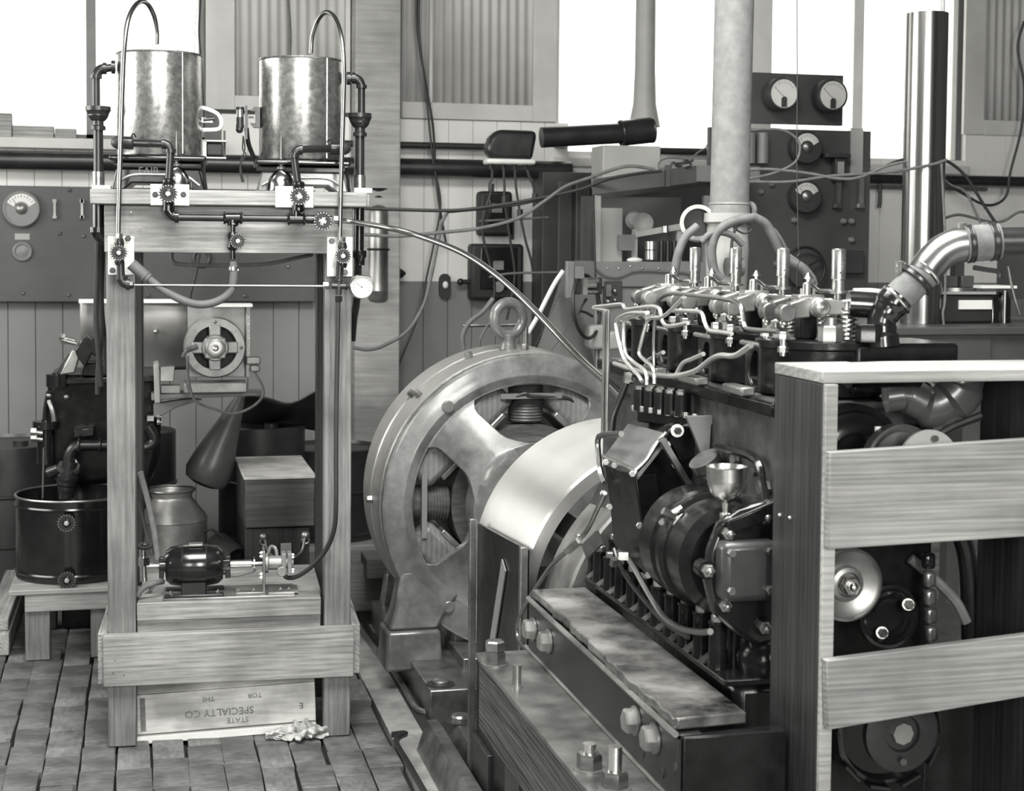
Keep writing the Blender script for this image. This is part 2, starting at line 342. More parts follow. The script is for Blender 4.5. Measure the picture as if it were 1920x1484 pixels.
for c in vs_[:300]: blkmesh(MB(), c).out('floor_block', blk if random.random() < .7 else blk2, fl)
if rest:
    m = MB()
    for c in rest: blkmesh(m, c)
    m.out('floor_block_field', blk, fl, kind='stuff')
MB().bb((X0, Y0, -.028), (-1.77, YW, -.002)).out('floor_slab', conc, fl)
MB().bb((-1.77, Y0, -.028), (EDGE, 3.98, -.002)).out('floor_slab', conc, fl)
# concrete apron and right-hand floor
MB().bb((EDGE+.004, Y0, -.028), (X1, YW, .001)).out('concrete_apron', conc, fl)
# sill ledge, ------------------------------------------------------
def panes(name, xa, xb, za, zb, muls, mw=.045, pm=None):
    f = MB(); yy = YW+.04
    f.bb((xa, yy, za), (xa+.03, yy+.06, zb)).bb((xb-.03, yy, za), (xb, yy+.06, zb)).bb((xa, yy, za), (xb, yy+.06, za+.03)).bb((xa, yy, zb-.04), (xb, yy+.06, zb))
    for i_, mx_ in enumerate(muls): w_ = mw*(2 if pm and i_ == 0 else 1)/2; f.bb((mx_-w_, yy, za), (mx_+w_, yy+.06, zb))
    wo = f.out(name, pm or mull, kind='structure'); xs = [xa]+muls+[xb]
    for a_, b_ in zip(xs[:-1], xs[1:]): MB().bb((a_+.02, yy+.028, za+.02), (b_-.02, yy+.032, zb-.02)).out('pane', glassm, wo)
    return wo
w1 = panes('window_1', -2.2, W1r, SILL, 3.7, [wx(171), wx(-90), wx(-350)], .05)
w2 = panes('window_2', W2l, W2r, W2S, 3.7, [wx(1430), wx(1612)], .065, mull2)
MB().bb((-2.2, YW-.10, SILL-.055), (W1r+.04, YW+.04, SILL)).out('window_ledge', trimp, w1, bev=.004)
MB().bb((W2l-.02, YW-.04, W2S-.05), (W2r+.05, YW+.04, W2S)).out('window_ledge', trimp, w2, bev=.004)
# casings and corrugated panels between the windows
tr = MB(); ty = YW-.03
def strip(pa, pb, ya, yb, d=.03, m=None, name='trim_1'):
    pass
def pan(name, pxl, pxr, pyb, cl, cr, cb):
    xa, xb = wx(pxl), wx(pxr); zb = wz((pxl+pxr)/2, pyb); zc = wz((cl+cr)/2, cb); zt = 3.7; ya = YW-.035
    f = MB().bb((xa, ya, zb), (wx(cl), ya+.03, zt)).bb((wx(cr), ya, zb), (xb, ya+.03, zt)).bb((wx(cl), ya, zb), (wx(cr), ya+.03, zc)).out(name, trimp, bev=.003, kind='structure')
    cx0, cx1 = wx(cl), wx(cr); n_ = int((cx1-cx0)/.0075)
    def fn(u, v):
        xx = cx0+(cx1-cx0)*u; return V((xx, ya+.022-.007*math.sin((xx-cx0)*2*math.pi/.052), zc+(zt-zc)*v))
    MB().grid(fn, n_, 1).out('corrugated_sheet', corrp, f, solid=.002, ang=60)
    return f
pan('trim_1', 386, 655, 209, 440, 646, 183)
p2 = pan('trim_2', 750, 1040, 226, 752, 996, 195)
MB().bb((wx(801), YW-.05, wz(800, 195)), (wx(807), YW-.03, 3.7)).out('cleat', trimp, p2)
pan('trim_3', 1800, 2000, 255, 1838, 1990, 228)
cp = MB().bb((wx(657), YW-.2, .0), (wx(740), YW-.01, ZC)).out('trim_4', mat('column_timber', .28, .44, st=(.6, 1, 9), rough=.6, ns=5, spots=2), bev=.006, kind='structure')
# conduit and pipes on the wall
tag(MB().cyl(P(745, -60, Y=YW-.05), P(741, 700, Y=YW-.05), .010, n=12).out('conduit', matteb), 'thin dark vertical conduit running down the right edge of the timber column', 'conduit')
tag(MB().cyl(P(640, 269, Y=YW-.09), P(930, 276, Y=YW-.09), .018, n=14).cyl(P(1230, 283, Y=YW-.09), P(1340, 285, Y=YW-.09), .02, n=14).out('wall_pipe', matteb), 'thinner upper dark horizontal wall pipe above the thick one', 'pipe')
a, c = P(-40, 299, Y=YW-.12), P(1070, 320, Y=YW-.12)
t = th('thick_wall_pipe', 'long thick dark horizontal pipe along the back wall under the windows', 'pipe', a)
MB().cyl(a, c, .05, n=20).out('pipe_run', iron, t); MB().torus(P(700, 310, Y=YW-.12), (1, 0, 0), .053, .008).torus(P(330, 303, Y=YW-.12), (1, 0, 0), .053, .008).out('coupling', iron, t)
tag(MB().cyl(P(1600, 334, Y=YW-.12), P(1990, 343, Y=YW-.12), .032, n=18).out('wall_pipe', iron), 'dark horizontal wall pipe at the right behind the nickel stack', 'pipe')
tag(MB().cyl(P(1600, 350, Y=YW-.06), P(1850, 355, Y=YW-.06), .012, n=10).out('wall_pipe', cable), 'slim grey pipe just under the dark right-hand wall pipe', 'pipe')
# three offcuts on the left window ledge
for (x0_, x1_, y0_, lb_) in ((-6, 22, 225, 'tall square wooden offcut at the left end of the window ledge'), (24, 101, 249, 'long flat wooden offcut lying on the window ledge, middle of three'), (103, 143, 252, 'short wooden offcut lying at the right end of the row on the ledge')):
    pa, pb = P(x0_, 269, Y=YW-.08), P(x1_, y0_, Y=YW-.08); tag(MB().bb((pa.x, YW-.09, SILL), (pb.x, YW-.01, SILL+(pb.z-pa.z))).out('wood_offcut', woodX, bev=.003), lb_, 'wood block', 'wood offcuts on the window ledge')
# hanging cords in front of the wall
def cord(pts, r, m, label, cat='cable', name='cable', **k):
    return tag(MB().tube(PP(pts, **k), r, 8, 6).out(name, m), label, cat)
cord([(781, -20), (783, 60), (797, 150), (812, 240), (817, 330), (826, 400), (836, 455)], .007, rubber, 'dark cable hanging down the wall beside the corrugated panel', Y=YW-.14)
cord([(786, -20), (786, 60), (799, 180), (812, 300), (826, 380), (815, 450), (800, 520), (785, 590), (745, 690)], .006, rubber, 'second dark cable crossing the wall to the conduit foot', Y=YW-.16)
cord([(538, -20), (544, 60), (543, 115)], .008, cable, 'grey cable hanging behind the right tank', Y=YW-.15)
cord([(377, -20), (373, 60), (378, 130), (382, 240)], .006, rubber, 'dark cable hanging at the window edge behind the left tank', Y=YW-.15)
cord([(372, -20), (366, 50), (364, 110)], .002, rubber, 'very thin wire hanging in the left window', Y=YW-.15)
cord([(1920, 40), (1908, 90), (1920, 160), (1915, 240), (1895, 320), (1885, 370), (1850, 385), (1800, 360), (1770, 340)], .008, rubber, 'dark cable looping down the right corrugated panel', Y=YW-.2)
# ---- switchboard left
sy = YW-.10
a, c = P(-60, 347, Y=sy), P(591, 566, Y=sy)
t = th('switchboard', 'large grey switchboard panel with a meter on the back wall at left', 'control panel', ((a.x+c.x)/2, sy, c.z))
MB().bb((a.x, sy, c.z), (c.x, sy+.03, a.z)).out('panel', slate, t, bev=.003)
MB().bb((a.x, sy+.03, c.z+.05), (a.x+.06, YW, a.z-.05)).bb((c.x-.06, sy+.03, c.z+.05), (c.x, YW, a.z-.05)).out('bracket', slate, t)
meter(t, P(41, 392, Y=sy), .095, (0, -1, 0), (1, 0, 0), depth=.035, body=gpaint)
for px, py in ((103, 392), (154, 392)):
    q = P(px, py, Y=sy); o = MB().bb(q+V((-.006, -.03, -.05)), q+V((.006, -.01, .05))).out('switch_lever', satin, t)
    MB().bb(q+V((-.01, -.03, .03)), q+V((.01, 0, .05))).bb(q+V((-.01, -.03, -.05)), q+V((.01, 0, -.035))).out('clip', satin, o)
q = P(42, 444, Y=sy); MB().bb(q+V((-.037, -.006, -.016)), q+V((.037, .0, .016))).out('name_plate', lpaint, t)
MB().torus(P(42, 472, Y=sy-.01), (0, 1, 0), .042, .010).lathe([(.036, 0), (.036, .012), (.01, .02)], P(42, 472, Y=sy), (0, -1, 0)).out('socket', gpaint, t)
MB().torus(P(378, 484, Y=sy-.01), (0, 1, 0), .042, .010).out('socket', slate, t)
nb = MB()
for px, py in ((112, 438), (157, 443), (130, 357), (43, 550), (129, 553), (278, 555), (459, 555), (540, 500)): nb.lathe([(.009, 0), (.009, .01), (.003, .016)], P(px, py, Y=sy), (0, -1, 0), 10)
nb.out('terminal_studs', satin, t, kind='stuff')
# fire extinguisher
ey = YW-.16; c = P(707, 565, Y=ey); s_ = .067
t = th('fire_extinguisher', 'dull metal fire extinguisher cylinder hanging on the timber column', 'fire extinguisher', c)
hz = P(707, 388, Y=ey).z-c.z
MB().lathe([(s_*.9, 0), (s_, .01), (s_, .05), (s_*1.04, .055), (s_, .06), (s_, hz*.55), (s_*1.03, hz*.555), (s_, hz*.56), (s_, hz-.03), (s_*.8, hz), (s_*.4, hz+.02), (s_*.38, hz+.06)], c, n=32).out('body', satin, t)
MB().lathe([(s_*.7, hz+.05), (s_*.45, hz+.075), (s_*.9, hz+.095), (s_*.95, hz+.1)], c, n=24).out('cap', iron, t)
MB().torus(c+V((0, 0, hz*.55)), (0, 0, 1), s_*1.03, .006).bb(c+V((-.02, s_, hz*.5)), c+V((.02, .15, hz*.6))).out('bracket', iron, t)
MB().tube(PP([(705, 392), (742, 430), (757, 432)], Y=ey-.02), .005).out('nozzle_hose', rubber, t)
tag(MB().sph(P(748, 513, Y=YW-.09), .028, 12, (1.2, 1, 1)).cyl(P(740, 513, Y=YW-.05), P(758, 513, Y=YW-.12), .012, n=10).out('knob', iron), 'small round dark fitting on the conduit right of the extinguisher', 'fitting')
c = P(834, 537, Y=YW-.03)
t = th('wall_switch', 'dark oval wall switch with a white toggle plate below the dado line', 'switch', c)
MB().prism([(.032*math.cos(a)*(1), .035*math.sin(a)+(.035 if math.sin(a) > 0 else -.035)) for a in [i*math.pi/10 for i in range(20)]], c+V((0, .02, 0)), (1, 0, 0), (0, 0, 1), .035).out('back_plate', matteb, t)
MB().sph(c+V((0, -.02, .008)), .016, 12, (1, .6, 1.3)).out('toggle', white, t)
# two starter boxes
for (x0_, y0_, x1_, y1_, nm, lb_) in ((900, 358, 961, 443, 'upper', 'smaller black rounded starter box on the wall, upper of the two'), (884, 457, 982, 563, 'lower', 'larger black starter box on the wall below the small one')):
    yb = YW-.13; a, c = P(x0_, y0_, Y=yb), P(x1_, y1_, Y=yb); t = th('starter_box', lb_, 'electrical box', ((a.x+c.x)/2, yb, c.z), 'black starter boxes on the wall')
    MB().bb((a.x, yb, c.z), (c.x, YW-.01, a.z)).out('case', matteb, t, bev=.02)
    MB().bb((a.x+.05, yb-.012, c.z+.06), (c.x-.04, yb, a.z-.02)).out('cover', black, t, bev=.008)
    m_ = V(((a.x+c.x)/2, yb-.014, c.z+(a.z-c.z)*.62)); MB().bb(m_+V((-.03, -.003, -.025)), m_+V((.03, 0, .025))).out('name_plate', satin, t)
    if nm == 'lower':
        MB().cyl((a.x, yb+.05, c.z+.1), (a.x-.05, yb+.05, c.z+.1), .014, n=10).sph((a.x-.05, yb+.05, c.z+.1), .02, 10).out('handle', iron, t)
        MB().cyl(P(935, 538, Y=yb), P(935, 538, Y=yb-.03), .03, n=20).out('knob', gpaint, t)
    else: MB().bb((c.x+.004, yb+.03, c.z-.02), (c.x+.016, yb+.05, c.z+.09)).out('handle', iron, t)
# ---- dark tall cabinet doors behind (1020-1120)
a, c = P(1018, 322, Y=YW-.25), P(1130, 700, Y=YW-.25)
t = th('tall_cabinet', 'tall dark cabinet standing against the wall right of the starter boxes', 'cabinet', ((a.x+c.x)/2, YW-.25, 0))
MB().bb((a.x, YW-.25, 0), (P(1330, 400, Y=YW-.25).x, YW-.02, a.z)).out('body', slate2, t, bev=.004)
for p_ in (1047, 1080): MB().bb((P(p_, 400, Y=YW-.26).x, YW-.262, .3), (P(p_+26, 400, Y=YW-.26).x, YW-.25, a.z-.05)).out('door_panel', slate, t, bev=.004)
# ---- terminal head with four leads
hy = 7.6
t = th('cable_terminal', 'dark pipe-shaped cable terminal with four leads hanging over the wall', 'cable terminal', P(955, 300, Y=hy))
q0, q1, q2, q3 = P(925, 262, Y=hy), P(1015, 258, Y=hy), P(1165, 250, Y=hy), P(1222, 244, Y=hy)
MB().cyl(q1, q2, .052, n=24).out('arm_pipe', iron, t); MB().cyl(q2+V((-.1, 0, 0)), V((q2.x-.1, YW-.02, q2.z)), .03, n=16).out('wall_arm', iron, t)
MB().cyl(q2, q3, .066, n=24).torus(q2, q3-q2, .062, .007).torus(q3, q3-q2, .06, .008).out('end_sleeve', iron, t)
bz = P(955, 282, Y=hy)
A = [(-.10, -.05), (.11, -.05), (.13, .06), (.13, .1), (-.07, .1), (-.11, .06), (-.13, 0)]
MB().prism(A, bz+V((0, .05, 0)), (1, 0, 0), (0, 0, 1), .10).out('head_body', iron, t, bev=.022)
MB().bb(bz+V((-.125, -.06, -.072)), bz+V((.125, .06, -.045))).out('porcelain_base', white, t, bev=.012)
for px, pts in ((925, [(921, 300), (923, 330), (918, 345), (921, 352), (918, 370), (908, 400), (905, 440), (920, 500), (928, 540), (920, 590)]), (945, [(944, 300), (945, 335), (946, 352), (946, 375), (955, 440), (965, 520), (950, 600)]), (965, [(965, 300), (966, 330), (968, 355), (975, 400), (985, 450), (996, 490), (1000, 530)]), (985, [(985, 300), (990, 325), (1000, 350), (1003, 370), (1018, 400)])):
    o = MB().tube(PP(pts, Y=hy), .0065, 8).out('lead', rubber, t)
    k_ = PP([pts[0]], Y=hy)[0]; MB().cyl(k_, k_-V((0, 0, .045)), .017, .011, 12).cyl(P(pts[3][0], pts[3][1], Y=hy)+V((0, 0, .02)), P(pts[3][0], pts[3][1], Y=hy)-V((0, 0, .02)), .015, n=10).out('sleeve', rubber, o)
tag(MB().cyl(P(899, 415, Y=hy+.05), P(1028, 408, Y=hy+.05), .006, n=8).out('spreader_rod', cable), 'thin rod crossing in front of the small starter box', 'rod', 'thin rods among the hanging leads')
tag(MB().tube(PP([(917, 520), (960, 513), (1050, 511)], Y=hy-.1), .006).out('spreader_rod', cable), 'thin rod crossing in front of the large starter box', 'rod', 'thin rods among the hanging leads')
tag(MB().cyl(P(868, 611, Y=6.6), P(985, 609, Y=6.6), .0075, n=8).out('spreader_rod', satin), 'thin bright rod behind the lifting eye of the dynamometer', 'rod', 'thin rods among the hanging leads')
cord([(925, 560), (905, 585), (880, 605), (868, 630), (869, 655)], .011, cable, 'thick grey lead bending down to the dynamometer top, left one', Y=6.5)
cord([(957, 560), (935, 590), (915, 610), (901, 635), (899, 652)], .006, cable, 'thin grey lead bending down to the dynamometer top, right one', Y=6.5)
# cables crossing from the rack to the right
cord([(684, 391), (740, 393), (838, 395), (900, 390), (1000, 374), (1085, 356), (1140, 336), (1200, 325), (1240, 321)], .0075, rubber, 'upper black cable swagging from the rack to the timber ledge', Y=6.6)
cord([(838, 398), (910, 391), (980, 382), (1040, 366)], .006, rubber, 'short black cable hugging the upper swagging cable', Y=6.7)
cord([(838, 399), (828, 420), (820, 460), (808, 520), (795, 570), (765, 620), (720, 648), (690, 656), (662, 652)], .008, cable, 'dark cable branching down and looping left to the rack', Y=6.7)
cord([(684, 440), (745, 443), (830, 436), (900, 428), (970, 410), (1020, 378), (1060, 350), (1110, 332), (1160, 315), (1190, 312), (1228, 318)], .0075, cable, 'lower grey cable rising across to the timber ledge', Y=6.4)
# vertical duct hanging left of the big exhaust
tag(MB().lathe([(.085, 0), (.062, .12), (.055, .3), (.052, .9), (.052, 2.2)], P(1208, 238, Y=7.9), n=24).out('hanging_duct', lpaint), 'narrow grey hanging duct with a flared foot in the middle window', 'duct')
# ================================================================ RACK (left foreground)
RY = R(-3.0); RO = P(203, 1402, Z=0)
RM = Matrix.Translation(RO) @ Matrix.Rotation(RY, 4, 'Z'); RI = RM.inverted(); RN = (RM.to_3x3() @ V((0, 1, 0)))
def rk(px, py, v=0.):   # pixel -> rack coordinates on the plane v behind the front
    return RI @ P(px, py, pl=(RM @ V((0, v, 0)), RN))
def RB(): return MB(RM)
PW = .09; RW = rk(657, 1300).x; RD = .56
zTop = rk(400, 386).z
t = rack = th('timber_rack', 'tall raw timber stand carrying two metal tanks on scales', 'timber stand', RO)
zA = rk(225, 1187).z; zB = rk(225, 1282).z
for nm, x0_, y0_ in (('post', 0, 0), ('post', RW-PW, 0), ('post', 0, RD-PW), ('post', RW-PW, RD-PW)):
    RB().bb((x0_, y0_, 0), (x0_+PW, y0_+PW, zTop-.002)).out(nm, woodZ if y0_ == 0 else woodD, t, bev=.003)  # rear posts in the dark wood, their shade put into the colour
RB().bb((-.012, -.04, zB), (RW+.008, -.001, zA)).out('lower_apron', woodX, t, bev=.003)
RB().bb((-.012, RD+.001, zB), (RW+.008, RD+.04, zA)).out('lower_apron', woodX, t, bev=.003)
for x_ in (-.032, RW+.002): RB().bb((x_, .0, zB), (x_+.03, RD, zA)).out('lower_apron', woodY, t, bev=.003)
zS = rk(420, 1127).z; zS2 = rk(420, 1160).z
RB().bb((PW+.003, -.0, zS2), (RW-.10, .13, zS)).out('shelf_board', woodX, t, bev=.003)
RB().bb((PW+.003, .14, zS2), (RW-PW-.003, RD-.1, zS-.002)).out('shelf_board', woodX, t, bev=.003)
RB().bb((PW+.003, RD-.095, zS2+.002), (RW-PW-.003, RD-.005, zS-.001)).out('shelf_board', woodX, t, bev=.003)
RB().bb((PW+.003, .02, zA-.02), (RW-.1, .06, zS2)).out('shelf_bearer', woodX, t, bev=.003)
# upper rail and top frame
zU = rk(300, 474).z
RB().bb((-.004, -.026, zU), (RW+.0, -.001, zTop-.003)).out('upper_apron', woodX, t, bev=.003)
RB().bb((-.004, RD+.001, zU), (RW+.0, RD+.026, zTop-.003)).out('upper_apron', woodX, t, bev=.003)
zP = rk(400, 358).z
RB().bb((-.045, -.065, zTop), (RW+.045, .035, zP)).out('top_rail', woodX, t, bev=.004)
RB().bb((-.045, RD-.03, zTop), (RW+.045, RD+.07, zP)).out('top_rail', woodX, t, bev=.004)
for k in range(3): RB().bb((-.03+k*.31, .045, zTop+.004), (.24+k*.31, RD-.04, zP-.004)).out('deck_board', woodY, t, bev=.003)
nl = RB()
for px, py in ((212, 1262), (232, 1266), (216, 1238), (640, 1170), (246, 398), (262, 425), (247, 428), (230, 1150)): 
    q = rk(px, py, -.04); nl.cyl((q.x, -.042, q.z), (q.x, -.038, q.z), .003, n=6)
nl.out('nail_heads', satin, t, kind='stuff')
tinm = mat('tin_plate_patina', .3, .95, rough=.45, metal=.3, ns=16, spots=0)
# tin mounting plates (parts of the rack)
def plate(px0, py0, px1, py1, v):
    a, c = rk(px0, py0, v), rk(px1, py1, v)
    return RB().bb((a.x, v-.003, c.z), (c.x, v, a.z)).out('tin_plate', tinm, t, bev=.002)
plate(282, 345, 355, 386, -.066); plate(516, 349, 588, 390, -.066); plate(202, 443, 252, 516, -.028); plate(613, 444, 661, 519, -.028)
for px, py, v in ((291, 365, -.066), (344, 365, -.066), (575, 370, -.066), (240, 447, -.028), (211, 507, -.028), (647, 511, -.028), (622, 452, -.028)): q = rk(px, py, v-.003); RB().bolt((q.x, q.y, q.z), (0, -1, 0), .010, .008).out('plate_bolt', iron, t)
# packing-case board leaning under the rack
v1 = .07; a = [rk(254, 1307, v1), rk(595, 1289, v1), rk(595, 1358, v1+.02), rk(254, 1377, v1+.02)]
t = th('packing_case', 'pale stencilled packing case lying on its side under the timber stand', 'crate', RM @ V(((a[0].x+a[1].x)/2, v1, 0)))
zb0 = .025
lft, rgt = rk(256, 1300, v1).x, rk(593, 1300, v1).x; zt_ = rk(420, 1298, v1).z; zl_ = rk(420, 1371, v1).z
TM = RM @ Matrix.Translation((lft, v1, 0)) @ Matrix.Rotation(R(-2.0), 4, 'Y').inverted().inverted()
def TB(): return MB(TM)
wd = rgt-lft; 
TB().bb((0, 0, zl_), (wd, .018, zt_)).out('side_board', woodW, t, bev=.002)
TB().bb((-.0, -.012, zl_-.03), (wd, .34, zl_-.006)).out('bottom_board', white, t, bev=.002)
TB().bb((0, .02, zt_-.018), (wd, .34, zt_)).out('top_board', woodW, t, bev=.002)
for x_ in (0, wd-.02): TB().bb((x_, .02, zl_), (x_+.02, .34, zt_-.02)).out('end_board', woodW, t, bev=.002)
hgt = zt_-zl_
def tx(s_, u, w_, size):   # stencil reads upside down
    lab(s_, ink, t, TM @ Matrix.Translation((u, -.001, w_)) @ Matrix.Rotation(R(90), 4, 'X') @ Matrix.Rotation(R(180), 4, 'Z'), size, .0004)
tx('SPECIALTY CO', wd*.46, zl_+hgt*.42, .035); tx('TOR', wd*.66, zl_+hgt*.78, .024); tx('STATE', wd*.56, zl_+hgt*.18, .026); tx('THE', wd*.40, zl_+hgt*.78, .024); tx('E', wd*.92, zl_+hgt*.42, .03)
TB().bb((.015, -.0015, zl_+.01), (.032, 0, zt_-.01)).out('stain', ink, t)
# rag
c = P(555, 1378, Z=0)
r0 = MB(); random.seed(3)
def ragf(u, v):
    a = u*6.283; k = (v-.5)*2
    x_ = .105*(v-.5)*2; rr = (.022+.011*math.sin(3*a+9*v)+.006*math.sin(5*a+v*23)+.005*math.sin(v*37+2*a)+.0025*math.sin(11*a-v*31))*(math.cos(k*1.35))**.5*(1.3 if v > .45 else .8)
    return V((c.x+x_, c.y-.03+rr*1.4*math.cos(a), max(.0015, .014+rr*math.sin(a)*.9)))
tag(r0.grid(ragf, 70, 90).out('rag', rag_m, ang=180), 'crumpled pale rag on the floor at the foot of the right post', 'rag')
# ---------------- scales + tanks on top
def tank(px0, px1, pyt, pyb, right, lbl):
    sgn = 1 if right else -1; v = .16
    a, c = rk(px0, (pyt+pyb)/2, v), rk(px1, (pyt+pyb)/2, v); r = (c.x-a.x)/2; cx = (a.x+c.x)/2; zt, zb = rk((px0+px1)/2, pyt, v).z, rk((px0+px1)/2, pyb, v).z
    o_ = RM @ V((cx, v+r, zb)); t = th('metal_tank', lbl, 'tank', o_, 'weighing tanks on top of the stand')
    vv = v+r-.04; vv = v
    cy = v
    RB().lathe([(r*.99, 0), (r, .003), (r, zt-zb), (r*.985, zt-zb), (r*.985, .01)], (cx, cy, zb), n=56).out('shell', galv, t)
    RB().torus((cx, cy, zt), (0, 0, 1), r*.995, .004, 56, 6).out('rim_wire', galv, t)
    RB().bb((cx+r*.55, cy-r*.84-.002, zb+.005), (cx+r*.552+.003, cy-r*.8, zt)).out('seam', galv, t)
    return t, cx, cy, r, zb, zt
tL = tank(219, 379, 104, 294, False, 'left round galvanised tank on a black scale'); tR = tank(486, 643, 115, 302, True, 'right round galvanised tank on a scale')
def scale(T, lbl, txt):
    _, cx, cy, r, zb, zt = T; o_ = RM @ V((cx, cy, zP)); t = th('platform_scale', lbl, 'scale', o_, 'platform scales under the tanks'); h = zb-zP
    RB().bb((cx-r*1.12, cy-r*1.02, zb-.022), (cx+r*1.12, cy+r*.95, zb-.002)).out('platform', black, t, bev=.008)
    RB().loft([(cx-r*1.06, cy-r*.98, zb-.03), (cx+r*1.06, cy-r*.98, zb-.03), (cx+r*1.06, cy+r*.9, zb-.03), (cx-r*1.06, cy+r*.9, zb-.03)], [(cx-r*.92, cy-r*.9, zb-.023), (cx+r*.92, cy-r*.9, zb-.023), (cx+r*.92, cy+r*.8, zb-.023), (cx-r*.92, cy+r*.8, zb-.023)]).out('platform_rib', black, t)
    pr = [(-r*1.08, .0), (-r*.96, h*.62), (r*.96, h*.62), (r*1.08, 0), (r*.8, 0), (r*.6, h*.2), (-r*.6, h*.2), (-r*.8, 0)]
    RB().prism(pr, (cx, cy+r*.7, zP), (1, 0, 0), (0, 0, 1), r*1.5).out('base', black if txt else cast, t, bev=.006)
    RB().tube([(cx-r*.95, cy-r*.83, zP+h*.2), (cx-r*.6, cy-r*.83, zP+h*.42), (cx, cy-r*.83, zP+h*.44), (cx+r*.6, cy-r*.83, zP+h*.42), (cx+r*.95, cy-r*.83, zP+h*.15)], .005).out('moulding', satin, t)
    RB().tube([(cx+r*1.02, cy-r*.8, zb-.03), (cx+r*1.06, cy-r*.8, zP+h*.4), (cx+r*1.1, cy-r*.7, zP)], .006).out('side_lever', iron, t)
    if txt: lab(txt, gpaint, t, RM @ Matrix.Translation((cx-r*.22, cy-r*.812, zP+h*.54)) @ Matrix.Rotation(R(90), 4, 'X'), .034, .001)
    return t
scale(tL, 'black cast platform scale under the left tank', 'FAIR'); scale(tR, 'grey cast platform scale under the right tank', None)
# overflow funnels and drain pipes at both sides
def rp(px, py, v): q = rk(px, py, v); return V((q.x, v, q.z))
def funnel(side, pts, lbl):
    s = -1 if side == 'l' else 1; v = .12
    (ex, ey), (tx_, ty), (fx, fy0), (fy1,), (sl,) = pts
    e = rp(ex, ey, v); t = th('overflow_pipe', lbl, 'pipe', RM @ rp(fx, fy1, v), 'overflow pipes beside the tanks')
    b = RB(); b.cyl(rp(tx_, ty, v), e+V((-s*.03, 0, 0)), .013, n=16); b.cyl(rp(tx_, ty, v), rp(tx_, ty, v)+V((s*.012, 0, 0)), .022, n=16)
    elbow(b, e, (s, 0, 0), (0, 0, -1), .03, .016); lo = rp(ex, fy0, v); b.cyl(e+V((0, 0, -.03)), V((e.x, v, lo.z-.02)), .013, n=16); b.out('elbow_pipe', iron, t)
    z0 = rk(fx, fy0, v).z; z1 = rk(fx, fy1, v).z; fx_ = rk(fx, fy0, v).x; h = z0-z1
    RB().lathe([(.024, 0), (.024, .012), (.018, .016), (.018, .03), (.022, .03), (.030, .04), (.037, .058), (.039, h*.8), (.041, h*.82), (.041, h), (.035, h), (.034, h*.6), (.01, h*.4)], (fx_, v, z1), n=32).out('funnel_cup', iron, t)
    zz = rk(fx, sl, v).z
    RB().cyl((fx_, v, z1+.02), (fx_, v, zz), .016, n=18).out('down_pipe', iron, t)
    RB().cyl((fx_, v, zz+.01), (fx_, v, zz-.05), .020, n=16).bb((fx_-.02, v-.02, zz-.05), (fx_+.02+.02, v+.02, zz-.035)).out('pipe_socket', galv, t)
    return t, fx_, v, zz
fL = funnel('l', ((180, 128), (216, 126), (184, 200), (244,), (328,)), 'left black overflow pipe and funnel cup beside the left tank')
fR = funnel('r', ((678, 147), (650, 147), (675, 213), (256,), (334,)), 'right black overflow pipe and funnel cup beside the right tank')
# continuing drain pipe at left side of the rack
v = .12; t = th('drain_pipe', 'thick black drain pipe going down the left side of the stand', 'pipe', RM @ V((fL[1], v, zU)))
RB().cyl((fL[1], v, fL[3]-.05), (fL[1], v, rk(185, 428, v).z), .020, n=18).out('pipe_run', black, t)
b = RB(); q = rp(185, 437, v); elbow(b, q+V((0, 0, -.02)), (0, 0, -1), (1, .3, 0), .035, .026); b.out('elbow', black, t)
for k, pts in enumerate(([(184, 455), (182, 520), (180, 600), (186, 680), (190, 725)], [(190, 455), (189, 540), (190, 620), (184, 700), (183, 740)], [(194, 460), (191, 560), (196, 640), (198, 700)])):
    tag(MB().tube([RM @ rp(x_, y_, .22+.03*k) for x_, y_ in pts], .009 if k < 2 else .007, 8).out('hose', rubber), ('leftmost', 'middle', 'rightmost')[k]+' of three black hoses hanging down the left side of the stand', 'hose', 'black hoses down the left side of the stand')
v = .12; t = th('drain_pipe', 'thin dark drain pipe down the right side of the stand behind the gauge', 'pipe', RM @ V((fR[1], v, zU)))
RB().cyl((fR[1], v, fR[3]-.05), (fR[1]-.002, v, rk(675, 470, v).z), .017, n=16).out('pipe_run', black, t)
RB().lathe([(.024, 0), (.024, .02), (.018, .03), (.018, .05)], (fR[1], v, rk(675, 470, v).z), (0, 0, -1)).out('coupling', black, t)
RB().tube([rp(672, 480, v), rp(670, 540, v), rp(668, 570, v), rp(663, 600, v), rp(660, 640, v)], .013).out('lower_bend', black, t)
